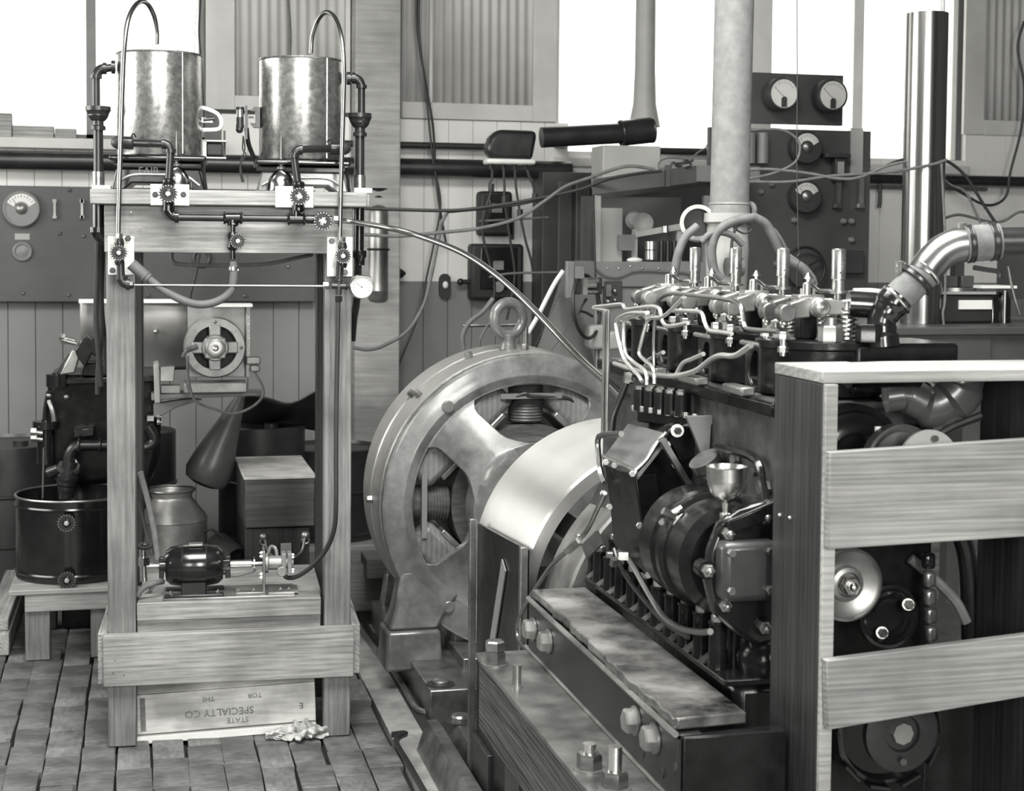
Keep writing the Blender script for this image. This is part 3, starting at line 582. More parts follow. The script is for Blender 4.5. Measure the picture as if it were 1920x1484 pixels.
# outlet pipes with oil cans
def outlet(pts, lbl, v=-.05):
    (ax, ay), (bx, by), (vx, vy) = pts; t = th('tank_outlet', lbl, 'pipe', RM @ rp(vx, vy, v), 'tank outlet pipes with valve wheels')
    A_, B_ = rp(ax, ay, .0), rp(bx, by, -.075); s = 1 if bx > ax else -1
    b = RB(); b.cyl(A_, B_-V((s*.02, 0, 0)), .0125, n=16); b.cyl(A_-V((s*.03, 0, 0)), A_+V((s*.006, 0, 0)), .021, n=16); b.out('horizontal_pipe', iron, t)
    b = RB(); elbow(b, B_, (s, 0, 0), (0, 0, -1), .024, .0145); b.out('elbow', iron, t)
    W_ = rp(vx, vy, -.075); RB().cyl(B_-V((0, 0, .02)), W_+V((0, 0, .02)), .0125, n=16).out('down_pipe', iron, t)
    RB().lathe([(.014, -.05), (.02, -.045), (.02, -.03), (.016, -.02), (.024, 0), (.016, .02), (.02, .03), (.02, .045), (.014, .05)], W_, n=16).cyl(W_, W_+V((0, -.03, 0)), .013, n=12).out('valve_body', black, t)
    wheel(t, RM @ (W_+V((0, -.035, 0))), RM.to_3x3() @ V((0, -1, 0)), .031)
    RB().torus(A_+V((s*.004, 0, .0)), (1, 0, 0), .019, .003).tube([A_+V((0, -.01, .018)), A_+V((s*.008, -.012, .03)), A_+V((s*.016, -.01, .018))], .003).out('hose_clamp', iron, t)
    RB().sph(A_-V((s*.035, 0, .0)), .023, 14, (1.3, 1, 1)).out('hose_end', rubber, t); return W_
WL = outlet(((246, 268), (320, 270), (316, 364)), 'outlet pipe of the left tank dropping to its valve wheel')
WR = outlet(((622, 278), (551, 280), (560, 369)), 'outlet pipe of the right tank dropping to its valve wheel')
def oilcan(px, py, r, tip, lbl):
    v = .03; c = rk(px, py, v); z0 = zP+.0; t = th('oil_can', lbl, 'oil can', RM @ V((c.x, v, z0)), 'oil cans on the stand')
    h = rk(px, py, v).z-z0
    RB().lathe([(r*1.0, 0), (r*1.05, .004), (r*1.0, .012), (r*.97, h*.35), (r*.78, h*.65), (r*.45, h*.9), (r*.2, h)], (c.x, v, z0), n=32).out('body', nickel, t)
    zt = rk(tip[0], tip[1], v).z; RB().lathe([(r*.32, 0), (r*.34, .008), (r*.12, .012), (.006, .02), (.0018, zt-z0-h)], (c.x, v, z0+h), n=14).out('spout', satin, t)
oilcan(331, 312, .048, (330, 246), 'left shiny oil can with a long spout by the left valve'); oilcan(527, 318, .048, (527, 255), 'right shiny oil can with a long spout by the right valve')
# manifold
def rr(px, py): return rp(px, py, -.075)
t = th('pipe_manifold', 'black pipe manifold with tee and two valve wheels across the stand', 'pipe manifold', RM @ rr(430, 412))
b = RB(); b.cyl(WL-V((0, 0, .03)), rr(316, 392), .0125, n=16); elbow(b, rr(316, 407), (0, 0, -1), (1, 0, 0), .028, .0165); b.out('left_drop', black, t)
RB().cyl(rr(328, 408), rr(600, 411), .0115, n=16).out('cross_pipe', iron, t)
RB().cyl(rr(419, 409), rr(455, 409), .0175, n=16).cyl(rr(436, 409), rr(436, 425), .0165, n=16).torus(rr(421, 409), (1, 0, 0), .017, .004).torus(rr(452, 409), (1, 0, 0), .017, .004).torus(rr(437, 421), (0, 0, 1), .015, .004).out('tee', black, t)
RB().cyl(rr(540, 411), rr(572, 411), .0165, n=16).cyl(rr(555, 408), rr(555, 385), .0145, n=16).torus(rr(541, 411), (1, 0, 0), .017, .004).torus(rr(570, 411), (1, 0, 0), .017, .004).out('tee', black, t)
RB().cyl(rr(436, 424), rr(436, 486), .0095, n=12).lathe([(.012, 0), (.018, .01), (.014, .03), (.018, .05), (.012, .06)], rr(436, 470), n=14).out('branch_pipe', black, t)
wheel(t, RM @ (rr(446, 452)+V((0, -.03, 0))), RM.to_3x3() @ V((0, -1, 0)), .027); wheel(t, RM @ (rr(604, 415)+V((0, -.03, 0))), RM.to_3x3() @ V((0, -1, 0)), .032)
RB().cyl(rr(446, 452), rr(436, 452), .013).cyl(rr(446, 452), rr(446, 452)+V((0, -.03, 0)), .011, n=12).out('valve_body', black, t); RB().cyl(rr(575, 411), rr(622, 413), .015, n=14).cyl(rr(604, 415), rr(604, 415)+V((0, -.03, 0)), .013, n=12).out('valve_body', black, t)
RB().hexn(rr(626, 413), (1, 0, 0), .015, .02).out('union_nut', steel, t); RB().hexn(rr(436, 489), (0, 0, -1), .013, .03).out('union_nut', iron, t)
# long tube from the manifold across to the engine
pts = [RM @ rr(634, 413), RM @ rr(665, 417)]+[P(730, 428, d=5.0), P(790, 444, d=4.95), P(870, 476, d=4.8), P(940, 524, d=4.65), P(1010, 590, d=4.5), P(1080, 665, d=4.3), P(1140, 720, d=4.0), P(1165, 745, d=3.85)]
tag(MB().tube(pts, .0095, 10, 8).out('supply_tube', brass), 'long bright supply tube arching from the manifold down to the engine', 'tube')
# fabric hose looping below
t = th('loop_hose', 'ribbed rubber hose looping from the branch pipe to the left post', 'hose', RM @ rr(350, 570))
RB().tube([rr(437, 490), rr(438, 520), rr(431, 548), rr(405, 566), rr(372, 571), rr(340, 562), rr(305, 543), rr(277, 522)], .0135, 14, 8).out('hose_run', hoseM, t)
RB().cyl(rr(278, 523), rr(246, 495), .019, n=20).torus(rr(272, 518), rr(246, 495)-rr(278, 523), .019, .003).out('hose_sleeve', hoseM, t)
RB().cyl(rr(437, 500), rr(437, 507), .0155, n=16).cyl(rr(437, 507), rr(447, 507), .004, n=8).out('hose_clamp', steel, t)
# gooseneck pipes: left and right
def goose(pts, zs, wv, lbl):
    v = -.085; t = th('gooseneck_pipe', lbl, 'pipe', RM @ rp(wv[0], wv[1], v), 'gooseneck pipes over the tanks')
    RB().tube([rp(x_, y_, v+(k or 0)) for x_, y_, k in pts], .0078, 12, 8).out('tube', tubeM, t)
    q = rp(wv[0], wv[1], v+.0)
    RB().lathe([(.012, -.04), (.016, -.03), (.012, -.015), (.02, 0), (.012, .015), (.016, .03), (.012, .045)], q, n=14).cyl(q, q+V((0, -.02, 0)), .01, n=10).out('valve_body', iron, t)
    RB().hexn(rp(wv[0], wv[1]-26, v), (0, 0, 1), .012, .018).out('union_nut', steel, t)
    wheel(t, RM @ (q+V((0, -.028, 0))), RM.to_3x3() @ V((0, -1, 0)), .027); return t, v
tg, v = goose([(222, 440, 0), (223, 380, 0), (226, 280, 0), (229, 180, 0), (233, 90, 0), (241, 35, .03), (258, 6, .1), (275, 6, .18), (289, 30, .22), (294, 60, .24), (294, 83, .24)], None, (224, 474), 'left gooseneck pipe bending over the open left tank')
RB().cyl(rp(226, 490, v), rp(227, 520, v), .0125, n=14).out('drop_pipe', iron, tg)
b = RB(); elbow(b, rp(228, 533, v), (0, 0, -1), (1, 0, 0), .022, .016); b.hexn(rp(240, 535, v), (1, 0, 0), .013, .018).out('elbow', iron, tg)
tg, v = goose([(637, 450, 0), (638, 400, 0), (640, 320, 0), (643, 220, 0), (645, 130, 0), (640, 70, .03), (628, 34, .1), (612, 23, .15), (597, 36, .2), (586, 66, .23), (583, 100, .24)], None, (642, 480), 'right gooseneck pipe bending over the open right tank')
RB().cyl(rp(638, 490, v), rp(636, 522, v), .0125, n=14).out('drop_pipe', iron, tg)
# cross tube, cross fitting, pressure gauge
t = th('cross_fitting', 'pipe cross with union nuts below the right gooseneck valve', 'pipe fitting', RM @ rp(636, 537, v))
RB().cyl(rp(622, 536, v), rp(652, 537, v), .010, n=14).cyl(rp(636, 522, v), rp(635, 553, v), .010, n=14).torus(rp(636, 526, v), (0, 0, 1), .011, .003).torus(rp(650, 537, v), (1, 0, 0), .011, .003).out('cross_body', iron, t)
RB().hexn(rp(606, 536, v), (1, 0, 0), .013, .02).out('union_nut', steel, t); RB().hexn(rp(635, 555, v), (0, 0, -1), .013, .02).out('union_nut', iron, t)
tag(RB().cyl(rp(252, 535, v), rp(608, 537, v), .0048, n=10).out('thin_tube', tubeM), 'thin straight metal tube running across below the upper apron', 'tube')
g0 = rp(676, 538, v-.01); t = th('pressure_gauge', 'round pressure gauge with white face beside the right post', 'gauge', RM @ g0)
nrm = RM.to_3x3() @ V((.12, -1, 0)); rt_ = V((0, 0, 1)).cross(nrm)*-1
c = RM @ g0; n_ = nrm.normalized(); MB().lathe([(.036, -.012), (.040, 0), (.040, .018), (.037, .024), (.034, .024), (.034, .019)], c, n_, 40).out('case', steel, t)
MB().cyl(c+n_*.017, c+n_*.020, .0345, n=36).out('dial', dialw, t)
u = V((0, 0, 1)).cross(n_).normalized(); b = MB(); q = c+n_*.021
for i in range(13):
    a = R(-50+280*i/12); dr = u*math.cos(a)+V((0, 0, 1))*math.sin(a); b.beam(q+dr*.024, q+dr*.030, .0012, .0006, up=n_)
b.beam(q, q+(u*-.8+V((0, 0, .6)))*.024, .0014, .0006, up=n_).cyl(q, q+n_*.001, .003, n=10); b.out('needle_and_marks', gpaint, t)
MB().cyl(RM @ rp(652, 537, v), c-n_*.0, .006, n=10).out('stem', iron, t)
# long black tube down the right post to the pump
pts = [rp(634, 566, v), rp(633, 640, v), rp(631, 740, v), rp(630, 850, v), rp(630, 940, v), rp(627, 990, v+.02), rp(612, 1030, v+.06), rp(585, 1062, v+.1), rp(560, 1080, v+.15), rp(540, 1084, v+.18), rp(530, 1075, v+.19)]
tag(RB().tube(pts, .008, 10, 8).out('pump_line', rubber), 'black tube running down the right post and curving to the small pump', 'tube')
# small motor, shaft and pump on the shelf
zS0 = zS; v = .10
def sp(px, py, vv=v): return rp(px, py, vv)
a = sp(305, 1120, .02); c = sp(553, 1120, .02)
t = th('pump_base_plate', 'flat steel base plate on the shelf under the small motor and pump', 'plate', RM @ V(((a.x+c.x)/2, .1, zS0)))
RB().bb((a.x, .02, zS0), (c.x, .2, zS0+.008)).out('plate', satin, t, bev=.002)
m0 = rk(365, 1060, v); cx, cz = m0.x, m0.z; r = .071; L_ = (rk(418, 1060, v).x-rk(308, 1060, v).x)/2; zq = zS0+.008
t = th('small_motor', 'small glossy black electric motor on the shelf of the stand', 'motor', RM @ V((cx, v, zq)))
RB().lathe([(r*.4, -L_), (r*.72, -L_*.97), (r*.9, -L_*.8), (r*.99, -L_*.42), (r, -L_*.4), (r, L_*.4), (r*.99, L_*.42), (r*.9, L_*.8), (r*.7, L_*.97), (r*.3, L_)], (cx, v, cz), (1, 0, 0), 40).out('housing', black, t)
RB().torus((cx-L_*.41, v, cz), (1, 0, 0), r, .0016, 36, 6).torus((cx+L_*.41, v, cz), (1, 0, 0), r, .0016, 36, 6).out('seam_rings', iron, t)
RB().bb((cx-L_*.45, v-.05, zq), (cx+L_*.4, v+.05, cz-r*.5)).bb((cx-L_, v-.07, zq), (cx+L_, v-.035, zq+.008)).bb((cx-L_, v+.035, zq), (cx+L_, v+.07, zq+.008)).out('foot', black, t, bev=.003)
RB().bb((cx-.02, v-.03, cz+r-.003), (cx+.028, v+.01, cz+r+.005)).out('name_plate', satin, t, bev=.002)
RB().cyl((cx-L_-.02, v, cz), (cx-L_+.01, v, cz), .02, n=16).cyl((cx+L_-.01, v, cz), (cx+L_+.022, v, cz), .024, n=8).bb((cx+L_+.004, v-.017, cz-.045), (cx+L_+.022, v+.017, cz+.03)).bb((cx-L_-.02, v-.015, cz-.04), (cx-L_-.004, v+.015, cz+.03)).out('bearing_cap', black, t, bev=.002)
bb_ = RB()
for x_, z_ in ((L_*.8, r*.68), (L_*.85, r*.3), (-L_*.8, r*.3), (0, -r*.95)): bb_.sph((cx+x_, v-math.sqrt(max(r*r-z_*z_, 0))*.8-.003, cz+z_), .005, 8)
for x_ in (-.8, .8):
    bb_.bolt((cx+L_*x_, v-.055, zq+.008), (0, 0, 1), .008)
bb_.out('screws', steel, t)
px_ = rk(431, 1060, v).x; x2 = rk(472, 1060, v).x; x3 = rk(492, 1060, v).x; x4 = rk(547, 1060, v).x
t = th('coupling_shaft', 'bright shaft coupling the small motor to the pump', 'shaft', RM @ V((px_, v, cz)))
RB().cyl((px_, v, cz), (x2, v, cz), .0125, n=18).cyl((x2, v, cz), (x3, v, cz), .006, n=10).out('rod', steel, t); RB().cyl((x2+.006, v, cz), (x2+.010, v, cz), .022, n=16).out('collar', steel, t)
t = th('small_pump', 'small bright gear pump with an upright bracket on the shelf', 'pump', RM @ V((x4, v, zq)))
RB().bb((x3, v-.05, zq), (x3+.009, v+.05, cz+.05)).bb((x3-.09, v-.05, zq), (x3+.01, v+.05, zq+.006)).out('bracket', satin, t, bev=.002)
RB().cyl((x3+.008, v, cz), (x3+.02, v, cz), .034, n=20).cyl((x3+.02, v, cz), (x4-.025, v, cz), .024, n=20).bb((x4-.035, v-.03, cz-.035), (x4-.02, v+.03, cz+.035)).bb((x4-.015, v-.03, cz-.035), (x4, v+.03, cz+.035)).cyl((x4-.03, v, cz), (x4+.006, v, cz), .02, n=16).out('pump_body', alum, t, bev=.002)
RB().cyl((x4-.035, v-.03, cz-.022), (x4-.035, v-.055, cz-.022), .014, n=8).torus((x4-.035, v-.045, cz-.022), (0, 1, 0), .014, .004).out('inlet_nut', alum, t)
b = RB()
for z_ in (.03, -.03, .042, -.042):
    b.bolt((x3-.001, v-.035, cz+z_), (-1, 0, 0), .006)
    b.bolt((x4, v-.02, cz+z_*.7), (1, 0, 0), .005)
for x_ in (x3-.08, x3-.03, x3+.06, x4-.01): b.bolt((x_, v-.035, zq+.006), (0, 0, 1), .007)
b.out('bolts', steel, t)
RB().tube([(x3+.02, v+.02, cz+.03), (x3+.03, v+.02, cz+.052), (x3+.045, v+.01, cz+.045), (x3+.05, v, cz+.01)], .006).out('pipe_stub', alum, t)
RB().bb((x3+.02, v-.05, zq-.0), (x4+.02, v+.06, zq+.004)).out('drip_tray', satin, t)
tag(RB().tube([sp(418, 1075), sp(440, 1080), sp(470, 1073), sp(480, 1068)], .005).out('cable', cable), 'short grey cable looping under the motor shaft', 'cable')
tag(RB().tube([sp(258, 1118, .05), sp(268, 1104, .05), sp(290, 1094, .06), sp(305, 1091, .1)], .010, 10).out('cable', cable), 'thick grey motor cable coming in from the left post', 'cable')
t = th('valve_cluster', 'cluster of bright pipe fittings between left post and small motor', 'pipe fitting', RM @ sp(285, 1065, .2))
RB().cyl(sp(268, 1030, .2), sp(270, 1090, .2), .014, n=14).cyl(sp(262, 1062, .2), sp(306, 1062, .2), .010, n=12).cyl(sp(270, 1060, .2), sp(270, 1045, .2), .022, n=6).out('body', steel, t)
wheel(t, RM @ sp(272, 1026, .16), RM.to_3x3() @ V((0, -.3, 1)), .026)
RB().tube([sp(258, 1100, .15), sp(262, 1118, .15), sp(278, 1112, .15), sp(288, 1095, .15)], .008).out('pipe_bend', steel, t)
tag(RB().tube([sp(263, 885, .3), sp(275, 930, .3), sp(288, 990, .28), sp(297, 1050, .26)], .010, 10).out('hose', fabric), 'pale hose hanging inside the left post down to the fittings', 'hose')
tag(RB().tube([sp(261, 940, .34), sp(272, 990, .32), sp(286, 1040, .28)], .006, 8).out('cable', rubber), 'dark cable beside the pale hose inside the left post', 'cable')
tag(RB().tube([sp(322, 474, .3), sp(323, 488, .3), sp(340, 496, .3), sp(420, 498, .3), sp(500, 495, .3), sp(555, 484, .3), sp(585, 478, .35)], .007, 8).out('cable', cable), 'dark cable sagging behind the upper apron of the stand', 'cable')
tag(MB().tube(PP([(374, 476), (366, 520), (356, 560), (353, 640)], Y=6.9), .006, 8).out('cable', rubber), 'dark cable hanging behind the stand to the fan motor', 'cable')
# bracket instruments between the tanks
t = th('tank_bracket', 'white bracket plate on the right side of the left tank', 'bracket', RM @ rp(400, 225, .16))
q = lambda x_, y_: (rp(x_, y_, .16).x, rp(x_, y_, .16).z)
RB().tube([rp(379, 202, .16), rp(392, 206, .16), rp(408, 214, .16), rp(415, 228, .16), rp(410, 242, .16), rp(380, 244, .16)], .007, 8, 4).bb(rp(378, 230, .165), rp(399, 221, .155)).out('arm', white, t)
RB().cyl(rp(381, 225, .16), rp(402, 223, .16), .008, n=10).out('pivot', iron, t)
t = th('sight_feed', 'small black latch box with metal posts to the right of the left tank', 'fitting', RM @ rp(405, 300, .2))
RB().bb(rp(387, 294, .24), rp(418, 268, .18)).out('cup', matteb, t, bev=.006)
RB().bb(rp(380, 268, .25), rp(424, 263, .17)).bb(rp(380, 299, .25), rp(424, 295, .17)).cyl(rp(421, 300, .2), rp(421, 245, .2), .004, n=8).bb(rp(380, 300, .19), rp(387, 262, .17)).out('frame', satin, t)
t = th('gauge_glass', 'small glass oil gauge bracketed to the left side of the right tank', 'gauge', RM @ rp(452, 245, .12))
RB().cyl(rp(450, 238, .12), rp(450, 203, .12), .012, n=16).out('glass', nickel, t); RB().cyl(rp(450, 240, .12), rp(450, 234, .12), .014, n=16).cyl(rp(450, 206, .12), rp(450, 201, .12), .014, n=16).cyl(rp(450, 236, .12), rp(450, 220, .12), .0125, n=14).sph(rp(449, 243, .12), .013, 10).bb(rp(459, 262, .13), rp(464, 198, .11)).out('holder', iron, t)
RB().bb(rp(466, 222, .13), rp(476, 218, .12)).prism([(0, -.035), (.02, -.035), (.02, .035), (0, .035), (-.012, .02), (.004, .02), (.004, -.02), (-.012, -.02)], rp(476, 221, .14), (1, 0, 0), (0, 0, 1), .03).out('clamp', black, t)
RB().tube([rp(462, 240, .13), rp(466, 270, .14), rp(478, 300, .16), rp(484, 308, .16)], .008).out('arm', black, t)
RB().tube([rp(456, 255, .12), rp(459, 280, .12), rp(452, 300, .12), rp(450, 320, .12), rp(454, 342, .12)], .0025).tube([rp(456, 255, .12), rp(455, 280, .12), rp(461, 290, .12), rp(451, 310, .12), rp(457, 342, .12)], .0025).out('wires', rubber, t)
# ================================================================ LEFT MACHINE AND STORES BEHIND THE RACK
# tub on low pallet
c0 = P(125, 1100, d=6.3); tz = .0
base = P(95, 1238, Z=0)
ty0 = base.y
t = pal = th('wooden_pallet', 'low rough wooden stand under the black oil tub', 'stand', (P(110, 1240, Y=ty0).x, ty0, 0))
pz = P(100, 1112, Y=ty0).z
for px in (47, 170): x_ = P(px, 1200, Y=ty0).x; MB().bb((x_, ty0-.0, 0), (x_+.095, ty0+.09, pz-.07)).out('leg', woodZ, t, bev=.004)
for px in (47, 170): x_ = P(px, 1200, Y=ty0).x; MB().bb((x_, ty0+.5, 0), (x_+.095, ty0+.59, pz-.07)).out('leg', woodD, t, bev=.004)  # rear legs take the dark wood as painted shade
xl, xr = P(47, 1150, Y=ty0).x, P(47, 1150, Y=ty0).x+.62
MB().bb((xl, ty0-.02, pz-.07), (xr, ty0+.02, pz)).out('rail', woodXl, t, bev=.003); MB().bb((xl, ty0+.56, pz-.07), (xr, ty0+.6, pz)).out('rail', woodXl, t, bev=.003)
for k in range(5): MB().bb((xl-.06, ty0-.03+k*.13, pz), (xr, ty0+.09+k*.13, pz+.02)).out('deck_board', woodXl, t, bev=.003)
e0 = P(5, 1250, Z=0); MB
tag(MB().bb((xl-.17, ty0+.10, 0), (xl-.07, ty0+1.3, .09)).out('timber_beam', woodY, bev=.005), 'loose square timber lying on the floor left of the pallet', 'timber')
tag(MB().bb((xl-.165, ty0+.14, .091), (xl-.075, ty0+1.25, .14)).out('timber_beam', woodY, bev=.005), 'thin plank lying on top of the loose timber left of the pallet', 'timber')
# tub
r = .235; tc = V((P(125, 1100, d=6.35).x+.03, ty0+.27, pz+.021)); th_ = P(125, 925, Y=tc.y).z-tc.z
t = th('oil_tub', 'wide black round tub with hoops standing on the pallet', 'tub', tc)
MB().lathe([(r*.98, 0), (r, .004), (r, th_), (r*.97, th_), (r*.97, th_*.78), (.01, th_*.78)], tc, n=56, cap=True).out('shell', black, t)
for h in (.03, th_-.035, th_): MB().torus(tc+V((0, 0, h)), (0, 0, 1), r*1.0, .007 if h < th_ else .005, 56, 6).out('hoop', black if h < th_ else satin, t)
MB().cyl(tc+V((0, 0, th_*.785)), tc+V((0, 0, th_*.80)), r*.965, n=48).out('oil_surface', black, t)
n0 = V((0, -1, 0)); vx = tc.x-.02
for zz in (th_-.075, .03):
    MB().cyl(tc+V((-.02, -r+.005, zz)), tc+V((-.02, -r-.04, zz)), .014, n=12).sph(tc+V((-.02, -r-.018, zz)), .02, 10).out('drain_cock', black, t)
    wheel(t, tc+V((-.02, -r-.045, zz)), n0, .038)
MB().bb(tc+V((-.03, -r-.006, .06)), tc+V((-.01, -r+.003, th_-.1))).out('strip', black, t)
# funnel in the tub + rod
q = P(80, 935, Y=tc.y-.02)
t = th('dip_rod', 'thin rod with a round float standing in the oil tub', 'rod', q)
MB().cyl(q, P(82, 840, Y=tc.y-.02), .0035, n=8).out('rod', satin, t); MB().sph((q.x, q.y, tc.z+th_*.86), .034, 20, (1, 1, .7)).out('float', nickel, t)
# valve pipe with big ball elbow
my = tc.y+.02
t = th('discharge_pipe', 'dark pipe with a large rounded elbow emptying into the tub', 'pipe', P(127, 930, Y=my))
b = MB(); b.cyl(P(205, 836, Y=my), P(150, 836, Y=my), .021, n=18); b.tube(PP([(152, 836), (137, 842), (130, 856), (129, 872)], Y=my), .024, 16, 6); b.torus(P(148, 836, Y=my), (1, 0, 0), .026, .006).torus(P(188, 836, Y=my), (1, 0, 0), .024, .006); b.out('upper_pipe', iron, t)
MB().tube(PP([(131, 866), (128, 885), (126, 900), (124, 915), (124, 935)], Y=my-.03), [.03, .036, .042, .04, .034, .032], 20, 6).out('elbow', iron, t)
MB().lathe([(.046, -.012), (.05, 0), (.046, .012)], P(129, 878, Y=my-.02), (.1, -.4, .8), 8).torus(P(145, 870, Y=my), (1, .2, .5), .022, .004).out('union_collar', satin, t)
MB().cyl(P(112, 880, Y=my), P(92, 888, Y=my+.02), .024, n=16).out('side_branch', iron, t)
# the black machine
zf = 6.75
def M_(px, py, Y=zf): return P(px, py, Y=Y)
cm = M_(180, 780)
t = mach = th('oil_test_machine', 'tall glossy black cast test machine at the far left behind the stand', 'machine', V((cm.x, zf+.2, 0)))
def silh(pts, y0, dep, name, m, bev=.012):
    ps = [M_(x_, y_, y0) for x_, y_ in pts]; o_ = ps[0]; MB().prism([(p.x-o_.x, p.z-o_.z) for p in ps], V((o_.x, y0+dep, o_.z)), (1, 0, 0), (0, 0, 1), dep).out(name, m, mach, bev=bev)
silh([(90, 702), (205, 702), (300, 706), (303, 770), (300, 850), (285, 905), (150, 912), (100, 905), (82, 862), (78, 820), (84, 780), (88, 740)], zf+.05, .4, 'body', oily, .03)
q0_, q1_ = M_(112, 900), M_(280, 900); MB().bb((q0_.x, zf+.1, 0), (q1_.x, zf+.4, q0_.z)).out('pedestal', oily, mach, bev=.01)
silh([(96, 712), (296, 704), (296, 716), (96, 722)], zf-.02, .46, 'top_flange', black, .004)
silh([(152, 706), (158, 682), (210, 680), (210, 706)], zf+.02, .2, 'upper_box', black, .005)
MB().cyl(M_(107, 725), M_(107, 702), .045, n=24).cyl(M_(107, 702), M_(107, 699), .02, n=16).out('boss', black, mach); 
MB().cyl(M_(86, 804), M_(86, 790), .054, n=28).cyl(M_(86, 790), M_(86, 787), .018, n=16).out('boss', black, mach)
MB().cyl(M_(86, 870), M_(86, 806), .036, n=20).out('boss_stem', black, mach)
silh([(138, 806), (176, 803), (176, 818), (138, 822)], zf-.03, .1, 'rib', black, .004)
MB().tube([M_(92, 735), M_(86, 770), M_(84, 800)], .012).out('side_rib', black, mach)
silh([(112, 704), (136, 655), (152, 662), (140, 700)], zf-.03, .05, 'inclined_arm', satin, .006)
silh([(140, 658), (150, 640), (165, 628), (182, 640), (184, 672), (172, 664), (160, 690), (146, 672)], zf-.05, .12, 'clamp_head', black, .006)
for a_, b_ in (((140, 640), (121, 634)), ((143, 645), (124, 640))): MB().cyl(M_(*a_, zf-.05), M_(*b_, zf-.05), .009, n=10).hexn(M_(*b_, zf-.05), (-1, 0, .3), .018, .02).out('screw', satin, mach)
for py in (811, 823): MB().cyl(M_(80, py+2, zf-.06), M_(66, py, zf-.06), .011, n=10).hexn(M_(68, py, zf-.06), (-1, 0, .1), .02, .022).out('screw', satin, mach)
MB().tube([M_(92, 752, zf-.02), M_(98, 770, zf-.04), M_(102, 790, zf-.04)], .010).sph(M_(125, 745, zf), .014).sph(M_(92, 742, zf), .014).out('lubricator', satin, mach)
MB().tube([M_(104, 702), M_(118, 680), M_(130, 664)], .004).out('wire', iron, mach)
MB().tube(PP([(255, 842), (268, 840), (281, 836), (290, 826), (286, 812), (278, 800)], Y=6.7), .022, 14).out('pipe_elbow', iron, mach)
MB().bb(M_(276, 790, zf-.05), M_(288, 778, zf)).bolt(M_(294, 782, zf-.05), (1, 0, 0), .012).bolt(M_(294, 792, zf-.05), (1, 0, 0), .012).out('side_lug', satin, mach)
# bracket arm going right with the fan motor
t = arm = mach
ay = zf-.1
ps = [(288, 706), (303, 712), (500, 727), (500, 733), (410, 745), (345, 752), (300, 788), (288, 790)]
silh([(284, 752), (330, 748), (420, 745), (496, 742), (496, 736), (284, 740)], ay, .18, 'arm_plate', gpaint, .004)
silh([(288, 758), (352, 748), (380, 750), (330, 765), (300, 782), (288, 784)], ay+.06, .05, 'arm_web', gpaint, .004)
silh([(288, 685), (298, 682), (301, 756), (290, 757)], ay-.02, .2, 'arm_flange', lpaint, .004)
silh([(302, 724), (338, 724), (338, 738), (302, 738)], ay, .1, 'pad', lpaint, .003)
silh([(300, 688), (328, 687), (326, 716), (300, 716)], ay, .06, 'terminal_box', satin, .003)
# sheet metal guard
t = th('sheet_guard', 'large bent sheet-metal guard with a dent behind the stand', 'guard', M_(240, 700, 7.0))
def gf(u, v): 
    a = P(150+210*u, 562+8*u, Y=7.0); z0 = a.z; z1 = P(262, 700, Y=7.0).z
    return V((a.x, 7.0+.10*math.sin(max(0, v-.2)*1.6)**2*2+.02*math.sin(u*6), z0+(z1-z0)*v))
MB().grid(gf, 14, 16).out('sheet', sheet, t, solid=.002, ang=60)
a, c = P(148, 563, Y=6.96), P(352, 571, Y=6.96)
MB().bb((a.x, 6.93, a.z-.012), (c.x, 7.0, a.z+.004)).out('folded_edge', white, t)
MB().sph(P(292, 622, Y=6.99), .012, 10).out('rivet', satin, t)
# fan motor
fy = 6.55; fc = P(403, 652, Y=fy); r = .128
t = th('open_frame_motor', 'grey open-frame electric motor with square back plate on the bracket arm', 'motor', fc)
a, c = P(352, 574, Y=fy+.13), P(468, 706, Y=fy+.13)
MB().bb((a.x, fy+.12, c.z), (c.x, fy+.14, a.z)).bb((c.x-.02, fy+.06, c.z), (c.x, fy+.13, a.z)).out('back_plate', alum, t, bev=.002)
MB().bb((P(398, 572, Y=fy+.1).x, fy+.02, a.z), (c.x+.005, fy+.14, a.z+.012)).out('top_lip', white, t)
b = MB()
for k in range(7): b.sph((c.x-.01, fy+.058, c.z+(a.z-c.z)*(.25+.1*k)), .004, 6)
b.out('rivets', white, t, kind='stuff')
MB().lathe([(r*.9, .12), (r*.98, .10), (r, .05), (r, .0), (r*.95, -.012), (r*.72, -.012), (r*.70, .0), (r*.70, .06)], fc, (0, 1, 0), 56, cap=False).out('end_ring', gpaint if 0 else alum, t)
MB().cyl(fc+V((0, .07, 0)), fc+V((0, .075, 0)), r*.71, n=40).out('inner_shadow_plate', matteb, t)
for k in range(4):
    a_ = R(90*k); dr = V((math.cos(a_), 0, math.sin(a_))); MB().beam(fc+dr*r*.36+V((0, .0, 0)), fc+dr*r*.74+V((0, 0, 0)), r*.38, .03, up=(0, 1, 0)).out('bridge', alum, t, bev=.005)
MB().lathe([(r*.44, .04), (r*.44, -.02), (r*.40, -.03), (r*.1, -.03)], fc, (0, 1, 0), 32).out('hub_ring', alum, t)
MB().bb(fc+V((-r*.33, -.045, -r*.33)), fc+V((r*.33, -.01, r*.33))).out('hub_square', alum, t, bev=.004)
MB().lathe([(r*.31, -.04), (r*.31, -.058), (r*.26, -.062), (r*.1, -.06), (r*.05, -.066), (.001, -.066)], fc, (0, 1, 0), 28).out('hub_cap', satin, t)
b = MB()
for k in range(4):
    a_ = R(45+90*k); dr = V((math.cos(a_), 0, math.sin(a_))); b.beam(fc+dr*r*.74+V((0, -.014, 0)), fc+dr*r*.88+V((0, -.014, 0)), .014, .014, up=(0, 1, 0))
